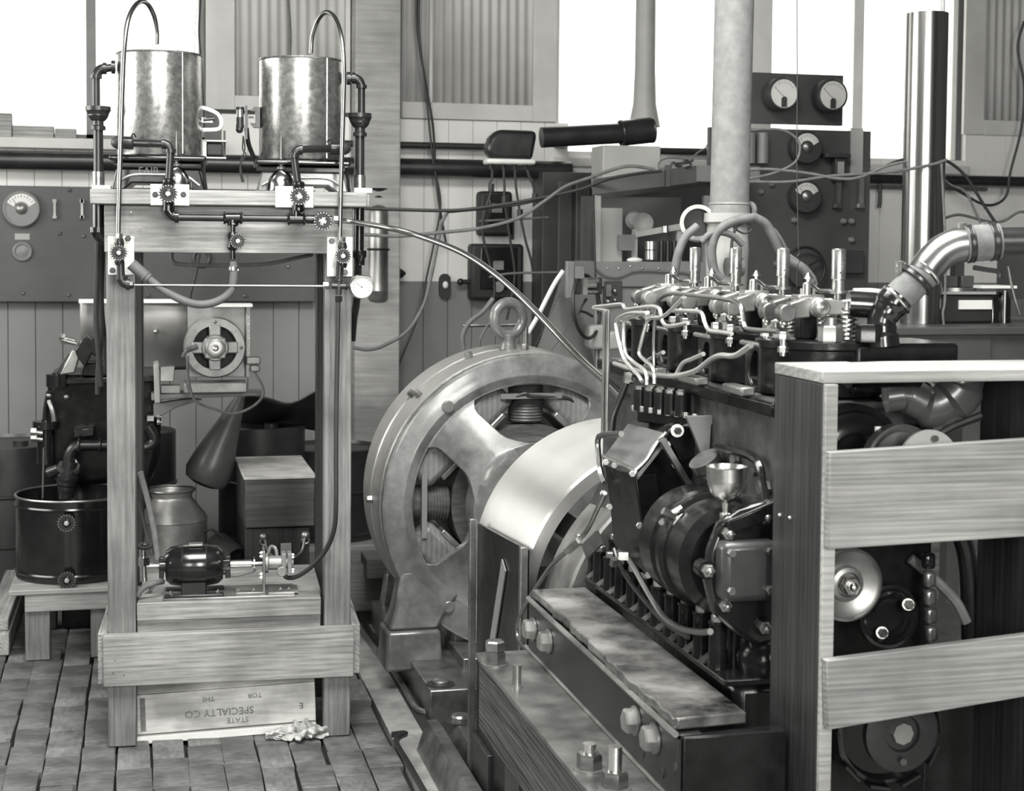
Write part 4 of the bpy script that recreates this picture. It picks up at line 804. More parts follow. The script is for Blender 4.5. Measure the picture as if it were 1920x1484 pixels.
b.sph(fc+V((r*.84, -.014, 0)), .008, 8).sph(fc+V((0, -.014, r*.84)), .008, 8); b.out('ring_lugs', alum, t, kind='stuff')
MB().bb(P(345, 738, Y=fy-.02), P(459, 712, Y=fy+.12)).out('base_block', alum, t, bev=.004)
MB().tube([P(352, 655, Y=fy-.06), P(345, 665, Y=fy-.06), P(343, 670, Y=fy-.06)], .008).tube([P(370, 650, Y=fy-.05), P(352, 656, Y=fy-.06)], .012).out('lead_wrap', fabric, t)
t2 = th('motor_switch_box', 'small bell-shaped metal switch box right of the fan motor', 'switch box', P(475, 690, Y=fy))
MB().bb(P(462, 684, Y=fy), P(487, 668, Y=fy+.06)).bb(P(470, 698, Y=fy), P(486, 684, Y=fy+.05)).cyl(P(478, 700, Y=fy+.02), P(478, 695, Y=fy+.02), .01, n=10).out('case', alum, t2, bev=.006)
tag(MB().tube(PP([(352, 668), (352, 700), (358, 735), (370, 755), (400, 767), (437, 776), (470, 765), (492, 745), (492, 725), (478, 700)], Y=fy-.07), .0055, 8).out('cable', fabric), 'pale cable drooping under the fan motor from side to side', 'cable')
# oil drums
def drum(px, pytop, Y, r, H, lb_, m=drumb, z0=0.):
    c = P(px, pytop, Y=Y); c.z = z0; t = th('oil_drum', lb_, 'drum', c, 'oil drums along the wall'); h = H
    MB().lathe([(r*.97, 0), (r, .01), (r, h*.33), (r*1.03, h*.335+.005), (r*1.03, h*.335+.012), (r, h*.335+.017), (r, h*.66), (r*1.03, h*.665+.005), (r*1.03, h*.665+.012), (r, h*.665+.017), (r, h), (r*.97, h+.004), (r*.95, h-.012), (.01, h-.006)], c, n=48).out('shell', m, t)
    MB().cyl(c+V((r*.2, -r*.3, h-.01)), c+V((r*.2, -r*.3, h+.014)), .035, n=18).out('bung', m, t); return t
hd = .79
drum(18, 840, 7.75, .285, P(18, 838, Y=7.55).z, 'dark oil drum at the far left edge behind the tub')
drum(250, 830, 7.6, .2, P(270, 812, Y=7.5).z, 'dark oil drum half hidden behind the left post')
drum(491, 806, 7.45, .205, P(491, 797, Y=7.45).z, 'dark oil drum under the tarpaulin behind the wooden chest')
drum(620, 850, 7.8, .25, P(620, 842, Y=7.7).z, 'dark open drum behind the right post')
# big dark tarpaulin / horn
t = th('sheet_duct', 'long dark bent sheet funnel leaning over the drum', 'duct', P(420, 850, Y=7.35))
def hf(u, v):
    path = smooth(PP([(455, 742), (420, 795), (378, 842), (352, 880), (350, 912)], Y=7.2), 4)
    p = path[min(int(u*(len(path)-1)), len(path)-1)]; w_ = .02+.10*u; a = -1.2+v*3.3
    return p+V((w_*math.cos(a)*.9+w_*.6, -w_*math.sin(a)+.15*u, w_*.25*math.cos(a)))
ha, hb = P(452, 742, Y=7.0), P(385, 900, Y=7.0); hl = (hb-ha).length; MB().lathe([(.02, 0), (.045, hl*.25), (.095, hl*.75), (.105, hl*.92), (.09, hl*1.02), (.05, hl*1.06)], ha, hb-ha, 32).out('sheet', mat('dull_dark_sheet', .07, .13, rough=.35, ns=4), t)
def cf(u, v):
    a = P(450+(185)*u, 738+12*math.sin(u*5)+v*(38+30*u), Y=7.15+.5*v); a.z += .02*math.sin(u*9+v*4)-.05*abs(u-.35); return a
tag(MB().grid(cf, 24, 10).out('tarpaulin', canvas, solid=.006, ang=180), 'dark oily tarpaulin draped over the drums behind the stand', 'tarpaulin')
# milk can
mc = P(321, 1060, Y=6.9); mc.z = 0
mr = .155; mz = P(326, 918, Y=6.9).z; m1 = P(326, 965, Y=6.9).z; m2 = P(326, 948-8, Y=6.9).z; m3 = P(320, 975, Y=6.9).z
t = th('milk_can', 'metal milk can with conical shoulder behind the small motor', 'milk can', mc)
MB().lathe([(mr*.97, 0), (mr, .01), (mr, m3-.0), (mr*1.03, m3+.005), (mr*.98, m3+.02), (mr*.62, m2+.01), (mr*.58, m2+.02), (mr*.58, mz-.02), (mr*.66, mz), (mr*.64, mz), (mr*.56, mz-.04), (mr*.5, mz-.12)], mc, n=40).out('body', mat('milk_can_tin', .5, .8, rough=.38, metal=.7, ns=9, spots=6), t)
MB().torus(mc+V((0, 0, mz)), (0, 0, 1), mr*.655, .006, 36).out('rim', satin, t)
# dark bucket lying + kettle by the chest
t = th('tipped_can', 'dark open can lying on its side between milk can and chest', 'can', P(425, 1040, Y=6.7))
MB().lathe([(.055, 0), (.06, .01), (.062, .15), (.056, .15), (.054, .02)], P(405, 1020, Y=6.75), (.5, -.75, -.35), 28).out('shell', matteb, t)
MB().tube(PP([(382, 998), (395, 993), (412, 1003), (418, 1008)], Y=6.65), .006).out('handle', iron, t)
# wooden chest
by = 6.55; a, c = P(460, 891+4, Y=by), P(581, 1100, Y=by)
xl, xr = a.x, P(590, 950, Y=by).x; zt_ = a.z-.0; zm = P(500, 990, Y=by).z
t = th('wooden_chest', 'wooden chest with a pale lid top and rope-handled lower part', 'chest', V(((xl+xr)/2, by, 0)))
MB().bb((xl, by, zm), (xr, by+.62, zt_-.012)).out('upper_box', mat('stained_box_wood', .05, .14, st=(.5, 6, 9), rough=.45, ns=6, spots=3), t, bev=.004)
MB().bb((xl-.006, by-.006, zt_-.012), (xr+.006, by+.63, zt_)).out('lid', woodW, t, bev=.002)
MB().bb((xl+.0, by+.02, 0), (xr-.02, by+.62, zm-.006)).out('lower_box', woodD, t, bev=.004)
hm = (xl+xr)/2+.02; hz = zm-.05
o = MB().tube([(hm-.085, by-.0, hz+.01), (hm-.07, by-.02, hz-.05), (hm-.03, by-.04, hz-.075), (hm+.03, by-.04, hz-.075), (hm+.07, by-.02, hz-.05), (hm+.085, by, hz+.01)], .006).out('bail_handle', satin, t)
for s in (-1, 1): MB().sph((hm+s*.088, by+.008, hz+.01), .02, 12).torus((hm+s*.088, by+.005, hz-.01), (0, 1, 0), .015, .005, 16).out('handle_boss', satin, o)
MB().bb((hm-.022, by-.055, hz-.26), (hm+.022, by-.045, hz-.01)).out('strap', woodXl, t)
tag(MB().prism([(-.03, 0), (.07, 0), (.17, .62), (.13, .62)], V((P(565, 1110, Y=by-.15).x, by-.15, 0)), (1, 0, 0), (0, 0, 1), .02).out('leaning_board', woodD), 'dark board leaning beside the chest inside the right post', 'board')
# blocks beyond right post
for (x0_, y0_, x1_, y1_, Y_, lb_) in ((655, 1023, 712, 1045, 7.5, 'stacked timber baulk behind the dynamometer, upper one'), (655, 1062, 735, 1110, 6.9, 'wide timber baulk behind the dynamometer, lower one')):
    a, c = P(x0_, y0_, Y=Y_), P(x1_, y1_, Y=Y_); tag(MB().bb((a.x-.3, Y_, 0 if y0_ > 1050 else c.z), (c.x, Y_+.35, a.z)).out('timber_baulk', woodXl, bev=.008), lb_, 'timber', 'timber baulks behind the dynamometer')
tag(MB().bb(P(688, 1050, Y=6.8), P(713, 1068, Y=7.0)).out('timber_block', woodXl, bev=.004), 'small timber block standing on the lower baulk', 'timber')
tag(MB().bb(P(640, 1052, Y=7.55), P(700, 1046, Y=7.7)).out('packing_board', woodD), 'dark board under the upper baulk behind the dynamometer', 'board')
tag(MB().bb((P(660, 960, Y=8.2).x, 8.0, 0), (P(700, 960, Y=8.2).x+.4, 8.4, P(680, 838, Y=8.2).z)).out('dark_crate', slate2, bev=.01), 'dark box standing against the wall right of the column foot', 'box')
for py in (1103, 1122): a = P(655, py, Z=.02); tag(MB().cyl(a, a+V((.62, .0, 0)), .014, n=12).out('floor_pipe', satin), ('far' if py == 1103 else 'near')+' bright pipe lying on the floor behind the dynamometer feet', 'pipe', 'pipes on the floor behind the dynamometer')
# ================================================================ DYNAMOMETER
XC, ZD = 1.44, .685
def Yd(d, X=XC): return (d-X*math.sin(YAW))/math.cos(YAW)
YN, YF = Yd(5.85), Yd(6.30); RO_ = .58; DM = Matrix.Translation((XC, 0, ZD))
dy = th('dynamometer', 'huge round grey electric dynamometer with spoked end bell on cast feet', 'dynamometer', (XC, (YN+YF)/2, .12))
def DB(): return MB(DM)
L = YF-YN
DB().lathe([(RO_*.93, L), (RO_*.985, L), (RO_, L-.015), (RO_, L*.55), (RO_*.992, L*.54), (RO_*.992, L*.1), (RO_*.985, L*.09), (RO_*.985, .035), (RO_*.975, .03)], (0, YN, 0), (0, 1, 0), 128, cap=False).out('yoke', yoke, dy, ang=15)
DB().lathe([(RO_*.93, L), (RO_*.93, .1)], (0, YN, 0), (0, 1, 0), 96, cap=False).out('yoke_bore', matteb, dy)
# spider end bell
rO, rI, rH = RO_*.985, .462, .255
def yof(r): 
    if r >= rI: return 0
    return -.15*((rI-r)/(rI-rH))**1.2
sect = [(45, .098), (135, .098), (225, .105), (315, .105)]   # spoke centre angles, half width
def ringpts(r):
    out = []
    fx = .035*max(0, 1-(rI-r)/.05)**2 if r <= rI else .035
    fx += .05*max(0, 1-(r-rH)/.06)**2
    for k in range(4):
        a0, w0 = sect[k]; a1, w1 = sect[(k+1) % 4]; w0 += fx; w1 += fx; a1 = a1+(360 if a1 < a0 else 0)
        ha = math.degrees(math.asin(min(.95, w0/r))); hb = math.degrees(math.asin(min(.95, w1/r)))
        for j in range(5): out.append((a0-ha+2*ha*j/5, 's'))
        s0, s1 = a0+ha, a1-hb; 
        for j in range(14): out.append((s0+(s1-s0)*j/14, 'o%d' % k))
    return out
rs = [rO, rO-.015, .525, rI+.03, rI, rI-.006, rI-.015, rI-.03, rI-.048, .385, .35, .315, .295, .275, rH, .2, .15]
n = len(ringpts(.5)); front = []; back = []; T = .05
for r in rs:
    rp_ = ringpts(max(r, .25)); yy = yof(max(r, rH)) if r > .2 else yof(rH)
    e = .006 if r == rO else (-.012 if rI < r <= rI+.035 else 0)
    front.append([V((r*math.cos(R(a)), YN+yy+e, r*math.sin(R(a)))) for a, _ in rp_]); back.append([V((r*math.cos(R(a)), YN+yy+T+(.03 if r > rI else 0), r*math.sin(R(a)))) for a, _ in rp_])
kinds = [k for _, k in ringpts(.5)]
def opened(i, j):   # ring band i (between rs[i] and rs[i+1]), cell j
    k = kinds[j]
    if k == 's' or k == 'o2': return False     # bottom quadrant is closed
    if not (5 <= i <= 13): return False
    return True
vs = [p for r_ in front for p in r_]+[p for r_ in back for p in r_]; off = len(rs)*n; fs = []
for i in range(len(rs)-1):
    for j in range(n):
        j2 = (j+1) % n
        if opened(i, j): continue
        A = (i*n+j, i*n+j2, (i+1)*n+j2, (i+1)*n+j); fs.append(A); fs.append(tuple(off+x_ for x_ in A[::-1]))
        if i == 0 or opened(i-1, j): fs.append((A[0], A[1], off+A[1], off+A[0]))
        if i == len(rs)-2 or opened(i+1, j): fs.append((A[3], A[2], off+A[2], off+A[3]))
        if opened(i, (j-1) % n): fs.append((A[0], A[3], off+A[3], off+A[0]))
        if opened(i, j2): fs.append((A[1], A[2], off+A[2], off+A[1]))
DB().add(vs, fs).out('end_bell', cast, dy, bev=.012, ang=50)
for a_ in (131, 230, 49, 310):
    q = V((.497*math.cos(R(a_)), YN-.0, .497*math.sin(R(a_)))); DB().lathe([(.024, .005), (.024, -.012), (.019, -.016), (.001, -.016)], q, (0, 1, 0), 20).out('end_bolt', cast, dy)
DB().cyl((0, YN-.02, 0), (0, YN-.14, 0), .26, .25, 56).cyl((0, YN-.13, 0), (0, YN-.2, 0), .20, n=48).out('bearing_hub', cast, dy)
DB().cyl((0, YN-.1, 0), (0, Yd(4.15), 0), .055, n=24).out('shaft', satin, dy)
# field poles and coils inside
DB().cyl((0, YN+.05, 0), (0, YF-.05, 0), .30, n=64).out('armature', coil, dy)
def polem(rot, dep=.2):
    return DM @ Matrix.Translation((0, YN+.02, 0)) @ Matrix.Rotation(R(rot), 4, 'Y')
tape = mat('wound_field_coil', .08, .26, rough=.4, st=(1, 1, 1), ns=5, bump=.4, grain=('Z', 22, 1))
for k in range(8):
    rot = 45*k+45/2*0; M2 = polem(-rot)
    if k % 2 == 0:      # interpoles: wire wound posts
        b = MB(M2); b.bb((.31, .05, -.03), (.42, .25, .03)); o = b.out('interpole_core', matteb, dy)
        b = MB(M2)
        for j in range(13): b.torus((.312+j*.0115, .085, 0), (1, 0, 0), .062, .007, 24, 6)
        b.out('wire_winding', coil, o)
        MB(M2).bb((.40, -.01, -.12), (.42, .02, .12)).out('connector_strap', gpaint, o)
    else:
        b = MB(M2); b.bb((.315, .0, -.235), (.44, .28, .235)); b.out('field_coil', tape, dy, bev=.028)
        MB(M2).bb((.298, .005, -.17), (.322, .28, .17)).out('pole_shoe', satin, dy, bev=.006)
DB().tube([(-.12, YN+.03, .38), (-.03, YN+.01, .42), (.0, YN+.01, .41), (.14, YN+.02, .40), (.18, YN+.03, .37)], .007).out('connecting_lead', rubber, dy)
# pairs of screws on the rim
for (px, py) in ((762, 733), (775, 738), (686, 927), (955, 645), (976, 650), (868, 650)):
    a_ = math.atan2(P(px, py, d=6.1).z-ZD, P(px, py, d=6.1).x-XC); dr = V((math.cos(a_), 0, math.sin(a_))); q = dr*RO_+V((0, (YN+YF)/2+(.0 if px != 775 else -.09)+(-.06 if px == 976 else .0), 0))
    DB().hexn(q-dr*.003, dr, .016, .022).out('rim_screw', satin, dy)
q = V((0, (YN+YF)/2, RO_)); a_ = math.radians(94)
e0 = V((RO_*math.cos(a_), (YN+YF)/2, RO_*math.sin(a_)))
DB().lathe([(.034, -.005), (.03, .012), (.026, .03), (.034, .05), (.03, .056)], e0, (0, 0, 1), 24).torus(e0+V((0, 0, .115)), (.35, -1, 0), .066, .020, 40, 14).out('lifting_eye', cast, dy)
DB().cyl(e0+V((.09, .08, -.01)), e0+V((.09, .08, .08)), .012, n=12).out('rim_pin', satin, dy)
MB().bb((XC-.62, YN-.045, .55), (XC-.60, YN-.04, .56)).out('tag_plate', satin, dy) if 0 else None
# name label smudge on rim
# feet
def foot(px0, py0, px1, py1, Y_, dep):
    a, c = P(px0, py0, Y=Y_), P(px1, py1, Y=Y_); zb_ = c.z; xl, xr = a.x, c.x; zt = P(px0, 1188, Y=Y_).z
    fy0, fy1 = Y_, Y_+dep
    b = MB(); b.loft([(xl, fy0, zb_), (xr, fy0, zb_), (xr, fy1, zb_), (xl, fy1, zb_)], [(xl+.01, fy0+.01, zt), (xr-.01, fy0+.01, zt), (xr-.01, fy1, zt), (xl+.01, fy1, zt)]); b.out('foot', cast, dy, bev=.014)
    MB().cyl((xl+(xr-xl)*.5, fy0+.09, zt-.01), (xl+(xr-xl)*.5, fy0+.09, zt+.008), .022, n=18).out('foot_bolt', satin, dy)
    zt2 = P(715, 1080, Y=Y_).z; xb = XC-.47
    secs = []
    for u in (0, .25, .5, .75, 1):
        zz = zt+(zt2-zt)*u; w0 = xl+.015+(.055*u**.6); w1 = xr-.02+(.18)*u**1.2; y0_ = fy0+.02+.04*u**.5; y1_ = fy1-.03
        secs.append([V((w0, y0_, zz)), V((w1, y0_, zz)), V((w1, y1_, zz)), V((w0, y1_, zz))])
    MB().rings(secs).out('leg', cast, dy, bev=.012)
foot(722, 1200, 832, 1257, YN-.06, .2); foot(698, 1145, 760, 1188, YF+.35, .16)
DB().bb((-.30, YN+.04, -.60), (.36, YN+.42, -.44)).out('saddle', cast, dy, bev=.02)
# rails under the dynamometer
def rail(pxa, pya, pxb, pyb, z, h, w_, lb_, hole=None, yend=None):
    a = P(pxa, pya, Z=z); yy = yend or a.y+1.4
    t = th('bed_rail', lb_, 'bed rail', (a.x, a.y, 0), 'cast floor rails'); 
    MB().bb((a.x, a.y, 0), (a.x+w_, yy, z)).out('rail_body', bar_t, t, bev=.005)
    if hole:
        q = P(*hole, Z=z); MB().cyl(q-V((0, 0, .001)), q+V((0, 0, .003)), .05, n=28).out('bolt_recess', matteb, t); MB().lathe([(.03, 0), (.03, .01), (.024, .016), (.01, .018)], q+V((0, 0, .003)), n=20).out('recessed_bolt', satin, t)
    return t
a = P(806, 1293, Z=.12)
rail(806, 1296, 0, 0, .12, 0, .235, 'broad cast floor rail directly under the dynamometer foot', (826, 1284))
rail(868, 1236, 0, 0, .16, 0, .2, 'raised clamping strip to the right of the dynamometer foot rail')
q = P(882, 1250, Z=.19)
# front rails
rail(756+12, 1345, 0, 0, .10, 0, .10, 'bevelled outer bed rail in the foreground floor', None, None) if 0 else None
ya = P(800, 1350, Z=.10).y
for (px, z_, w_, lb_, hl) in ((800, .10, .04, 'left narrow bed rail running toward the camera by the timber sill', None), (850, .10, .15, 'second bed rail toward the camera with a recessed bolt', (862, 1352))):
    a = P(px, 1350, Z=z_); t = th('bed_rail', lb_, 'bed rail', (a.x, a.y, 0), 'cast floor rails')
    MB().prism([(-.035, -z_), (0, 0), (w_, 0), (w_+.0, -z_)], (a.x, a.y, z_), (1, 0, 0), (0, 0, 1), a.y-3.2).out('rail_body', bar_t, t, bev=.004)
    if hl: q = P(*hl, Z=z_); MB().cyl(q, q+V((0, 0, .003)), .052, n=28).out('bolt_recess', matteb, t); MB().lathe([(.032, 0), (.032, .012), (.026, .018), (.01, .02)], q+V((0, 0, .003)), n=20).out('recessed_bolt', steel, t)
tag(MB().tube([P(x_, y_, Z=.014) for x_, y_ in ((653, 1140), (690, 1200), (740, 1262), (768, 1310), (782, 1330), (800, 1337), (840, 1336), (900, 1333))], .012, 8, 6).out('floor_conduit', satin), 'bright conduit laid on the floor around the dynamometer rails', 'conduit')
tag(MB().tube([P(x_, y_, Z=.010) for x_, y_ in ((735, 1378), (760, 1376)) ]+[P(742, 1390, Z=.01), P(770, 1440, Z=.01), P(815, 1520, Z=.01)], .010, 8, 4).out('floor_conduit', iron), 'second dark conduit on the floor beside the front bed rails', 'conduit')
MB().bb((.93, 3.3, .001), (1.9, 6.9, .006)).out('pit_plate', matteb, fl)
a = P(880, 1368, Y=4.55); tag(MB().bb((a.x, 4.3, 0), (a.x+.06, 4.55, P(880, 1368, Y=4.55).z)).out('timber_prop', woodD, bev=.003), 'short upright timber prop beside the front bed rails', 'timber')
# ---- drum pulley
d1, d2 = 4.855, 4.26; y1, y2 = Yd(d1), Yd(d2); RP = .445
t = th('band_pulley', 'broad polished drum pulley in front of the dynamometer', 'pulley', (XC, y1, ZD-RP))
DB().lathe([(RP*.9, 0), (RP*.985, 0), (RP, -.012), (RP, -(y1-y2)+.012), (RP*.985, -(y1-y2)), (RP*.91, -(y1-y2)), (RP*.90, -(y1-y2)+.02), (RP*.90, -.02)], (0, y1, 0), (0, 1, 0), 128, cap=False).out('rim', drumm, t, ang=15)
DB().cyl((0, y1-.02, 0), (0, y2+.05, 0), .12, n=32).out('hub', cast, t)
for k in range(8):
    a_ = R(45*k+10); dr = V((math.cos(a_), 0, math.sin(a_))); DB().beam(dr*.1+V((0, (y1+y2)/2-.05, 0)), dr*RP*.92+V((0, (y1+y2)/2-.05, 0)), .07, .04, up=(0, 1, 0)).out('spoke', cast, t, bev=.01)
# engine flywheel
f1, f2 = Yd(4.12), Yd(3.90)
t = th('flywheel', 'dark engine flywheel with a bright drilled rim facing the camera', 'flywheel', (XC, f1, ZD-.43))
DB().lathe([(.2, 0), (.40, 0), (.425, -.01), (.43, -(f1-f2)+.008), (.424, -(f1-f2)), (.345, -(f1-f2)), (.335, -(f1-f2)+.05), (.10, -(f1-f2)+.06)], (0, f1, 0), (0, 1, 0), 96).out('wheel', satin, t)
DB().cyl((0, f2+.045, 0), (0, f2+.03, 0), .33, n=64).out('recess_disc', oily, t)
for a_ in (125, 150, 175, 200): q = V((.385*math.cos(R(a_)), f2-.001, .385*math.sin(R(a_)))); DB().cyl(q, q-V((0, .002, 0)), .011, n=14).out('rim_hole', matteb, t)
# belt guard uprights
for (px, pyt, d_, lb_) in ((888, 985, 4.62, 'far upright steel guard strap below the drum pulley'), (985, 1040, 4.0, 'near upright steel guard strap below the drum pulley')):
    Y_ = Yd(d_, .96); tag(MB().bb((.959, Y_, .0), (.979, Y_+.02, P(px, pyt, X=.95).z)).out('guard_strap', bar_t, bev=.002), lb_, 'strap', 'upright straps below the drum pulley')
tag(MB().loft([(.98, Yd(4.61, .96), .0), (.98, Yd(4.02, .96), .0), (.98, Yd(4.02, .96), .87), (.98, Yd(4.61, .96), .832)], [(.988, Yd(4.61, .96), .0), (.988, Yd(4.02, .96), .0), (.988, Yd(4.02, .96), .87), (.988, Yd(4.61, .96), .832)]).out('guard_sheet', oily), 'dark sheet of the guard below the drum pulley', 'guard')
tag(MB().beam(P(918, 1240, X=.976), P(945, 1060, X=.976), .004, .05).out('guard_brace', gpaint), 'slanted flat brace inside the guard under the pulley', 'brace')
# ================================================================ ENGINE ON ITS STAND
XA, XB = .796, .923; ZB = .67
yf = Yd(3.74, .8); yn = 1.75
t = th('timber_sill', 'heavy dark fir beam with an oiled steel plate on top in the foreground', 'beam', (.86, yf, 0))
MB().bb((XA+.004, yn, .485), (XB-.002, yf, ZB-.013)).out('timber', woodB, t, bev=.004)
MB().bb((XA-.004, yn, ZB-.012), (XB, yf+.01, ZB)).out('steel_cap_plate', bar_t, t, bev=.002)
for yy in (2.2, 3.3): MB().bb((XA+.02, yy, 0), (XB+.1, yy+.14, .484)).out('support_block', woodD, t)
def nutpair(px, py, zt, name, lb_, stud=.0, r=.026, dbl=True):
    q = P(px, py, Z=ZB); t_ = th(name, lb_, 'bolt', q, 'nuts and studs on the steel plate')
    MB().cyl(q, q+V((0, 0, .003)), r*1.25, n=24).out('washer', bar_t, t_); MB().hexn(q+V((0, 0, .003)), (0, 0, 1), r, r*1.15).out('nut', nutm, t_)
    if dbl: MB().hexn(q+V((0, 0, .003+r*1.2)), (0, 0, 1), r*.92, r*.9).out('lock_nut', nutm, t_)
    if stud: MB().cyl(q, q+V((0, 0, stud)), r*.52, n=16).out('stud', steel, t_)
nutpair(928, 1246, 0, 'anchor_nut', 'double hexagon nut at the far end of the steel plate', 0)
q = P(969, 1290, Z=ZB); tag(MB().cyl(q, q+V((0, 0, .052)), .010, n=18).cyl(q, q+V((0, 0, .004)), .013, n=18).out('stud', satin), 'plain round stud standing on the steel plate near the double nut', 'bolt', 'nuts and studs on the steel plate')
nutpair(1105, 1443, 0, 'anchor_nut', 'squat nut with a short stud on the near part of the plate', .05, .025, False)
nutpair(1152, 1478, 0, 'anchor_nut', 'nut with a tall bright stud nearest the camera on the plate', .078, .026, False)
# channel and upper plate
yc0, yc1 = Yd(2.716, .93), Yd(3.77, .93); ZC_ = .80
t = eng_frame = th('steel_channel', 'dark steel channel with side bolts running under the engine', 'steel channel', (.935, yc0, 0))
MB().bb((XB+.001, yc0, .55), (XB+.011, yc1, ZC_)).bb((XB+.0, yc0, ZC_-.010), (XB+.05, yc1, ZC_)).out('channel', bar_t if 0 else mat('dark_steel_web', .012, .03, rough=.38, metal=.3, ns=5), t, bev=.002)
MB().tube([V((XB-.001, yc0, ZC_+.001)), V((XB-.001, yc1, ZC_+.001))], .006, 8, 0).out('top_lip', satin, t)
MB().tube([V((XB+.002, yn, ZB+.004)), V((XB+.002, yc1+.03, ZB+.004))], .005, 8, 0).out('bottom_fillet', satin, t)
for px, py in ((1003, 1180), (1032, 1203), (1195, 1352), (1231, 1385)):
    q = P(px-2, py, X=XB); o = MB().hexn(q+V((.0, 0, 0)), (-1, 0, .05), .024, .026).out('side_bolt', satin, t); MB().cyl(q, q-V((.005, 0, 0)), .029, n=20).out('washer', satin, o)
for px, py in ((1203, 1413), (1240, 1450), (1265, 1440)): q = P(px, py, X=XB-.001); MB().cyl(q, q+V((.002, 0, 0)), .009, n=14).out('bolt_hole', matteb, t)
MB().bb((XB+.012, yc0-.004, .25), (1.133, yc0+.03, ZC_-.004)).out('end_plate', oily, t, bev=.003)
yp0, yp1 = Yd(2.73, .93), Yd(3.76, .93)
random.seed(5); edge = []
t = th('mount_plate', 'thick flaking steel mounting plate lying on the channel beside the engine', 'plate', (1.0, yp0, ZC_))
pts = [(.928, yp1)]
yy = yp1
while yy > yp0+.03: yy -= .03; pts.append((.93+random.uniform(-.004, .004)+(-.006 if yy < 3.05 else 0), yy))
pts += [(.93, yp0), (1.066, yp0+.01), (1.066, yp1)]
MB().prism([(x_, y_) for x_, y_ in pts], (0, 0, ZC_+.004), (1, 0, 0), (0, 1, 0), .021).out('plate', flaky, t, bev=.003)
eng = th('diesel_engine', 'large black four-cylinder diesel engine with exposed rocker gear', 'engine', (1.35, 3.4, 0))
yE0, yE1 = 2.735, 3.90
MB().bb((1.10, yE0, .60), (1.50, yE1, .835)).out('oil_pan', oily, eng, bev=.02)
MB().bb((1.14, yE0+.03, .3), (1.95, yE1, .79)).out('dark_infill_block', oily, eng, bev=.01)  # black block added to darken the bright gap low beside the engine
MB().bb((1.07, yE0-.02, .836), (1.52, yE1, .85)).out('pan_rail', oily, eng, bev=.003)
MB().prism([(1.14, .85), (1.14, .98), (1.18, 1.06), (1.18, 1.375), (1.50, 1.375), (1.50, 1.06), (1.51, .98), (1.51, .85)], (0, yE1, 0), (1, 0, 0), (0, 0, 1), yE1-yE0).out('crankcase', mat('rough_grey_black_casting', .012, .06, rough=.4, rvar=.15, ns=22, det=9, spots=5, bump=.4, coat=.4), eng, bev=.015)
MB().bb((1.165, yE0, 1.345), (1.18, yE1, 1.372)).out('deck_rib', oily, eng, bev=.004)
for (x0_, y0_, x1_, y1_) in ((1283, 714, 1317, 724), (1366, 733, 1403, 744), (1216, 696, 1240, 705)):
    a, c = P(x0_, y0_, X=1.165), P(x1_, y1_, X=1.165); MB().bb((1.15, c.y, c.z), (1.18, a.y, c.z+.018)).out('deck_lug', satin, eng, bev=.004)
Yp = [2.871+.2765*i for i in range(4)]
ZH0, ZH1 = 1.376, 1.488
spring = lambda c, r, h, n_, w_: MB().tube([c+V((r*math.cos(a*2*math.pi/10), r*math.sin(a*2*math.pi/10), h*a/(10*n_))) for a in range(int(10*n_)+1)], w_, 6, 0)
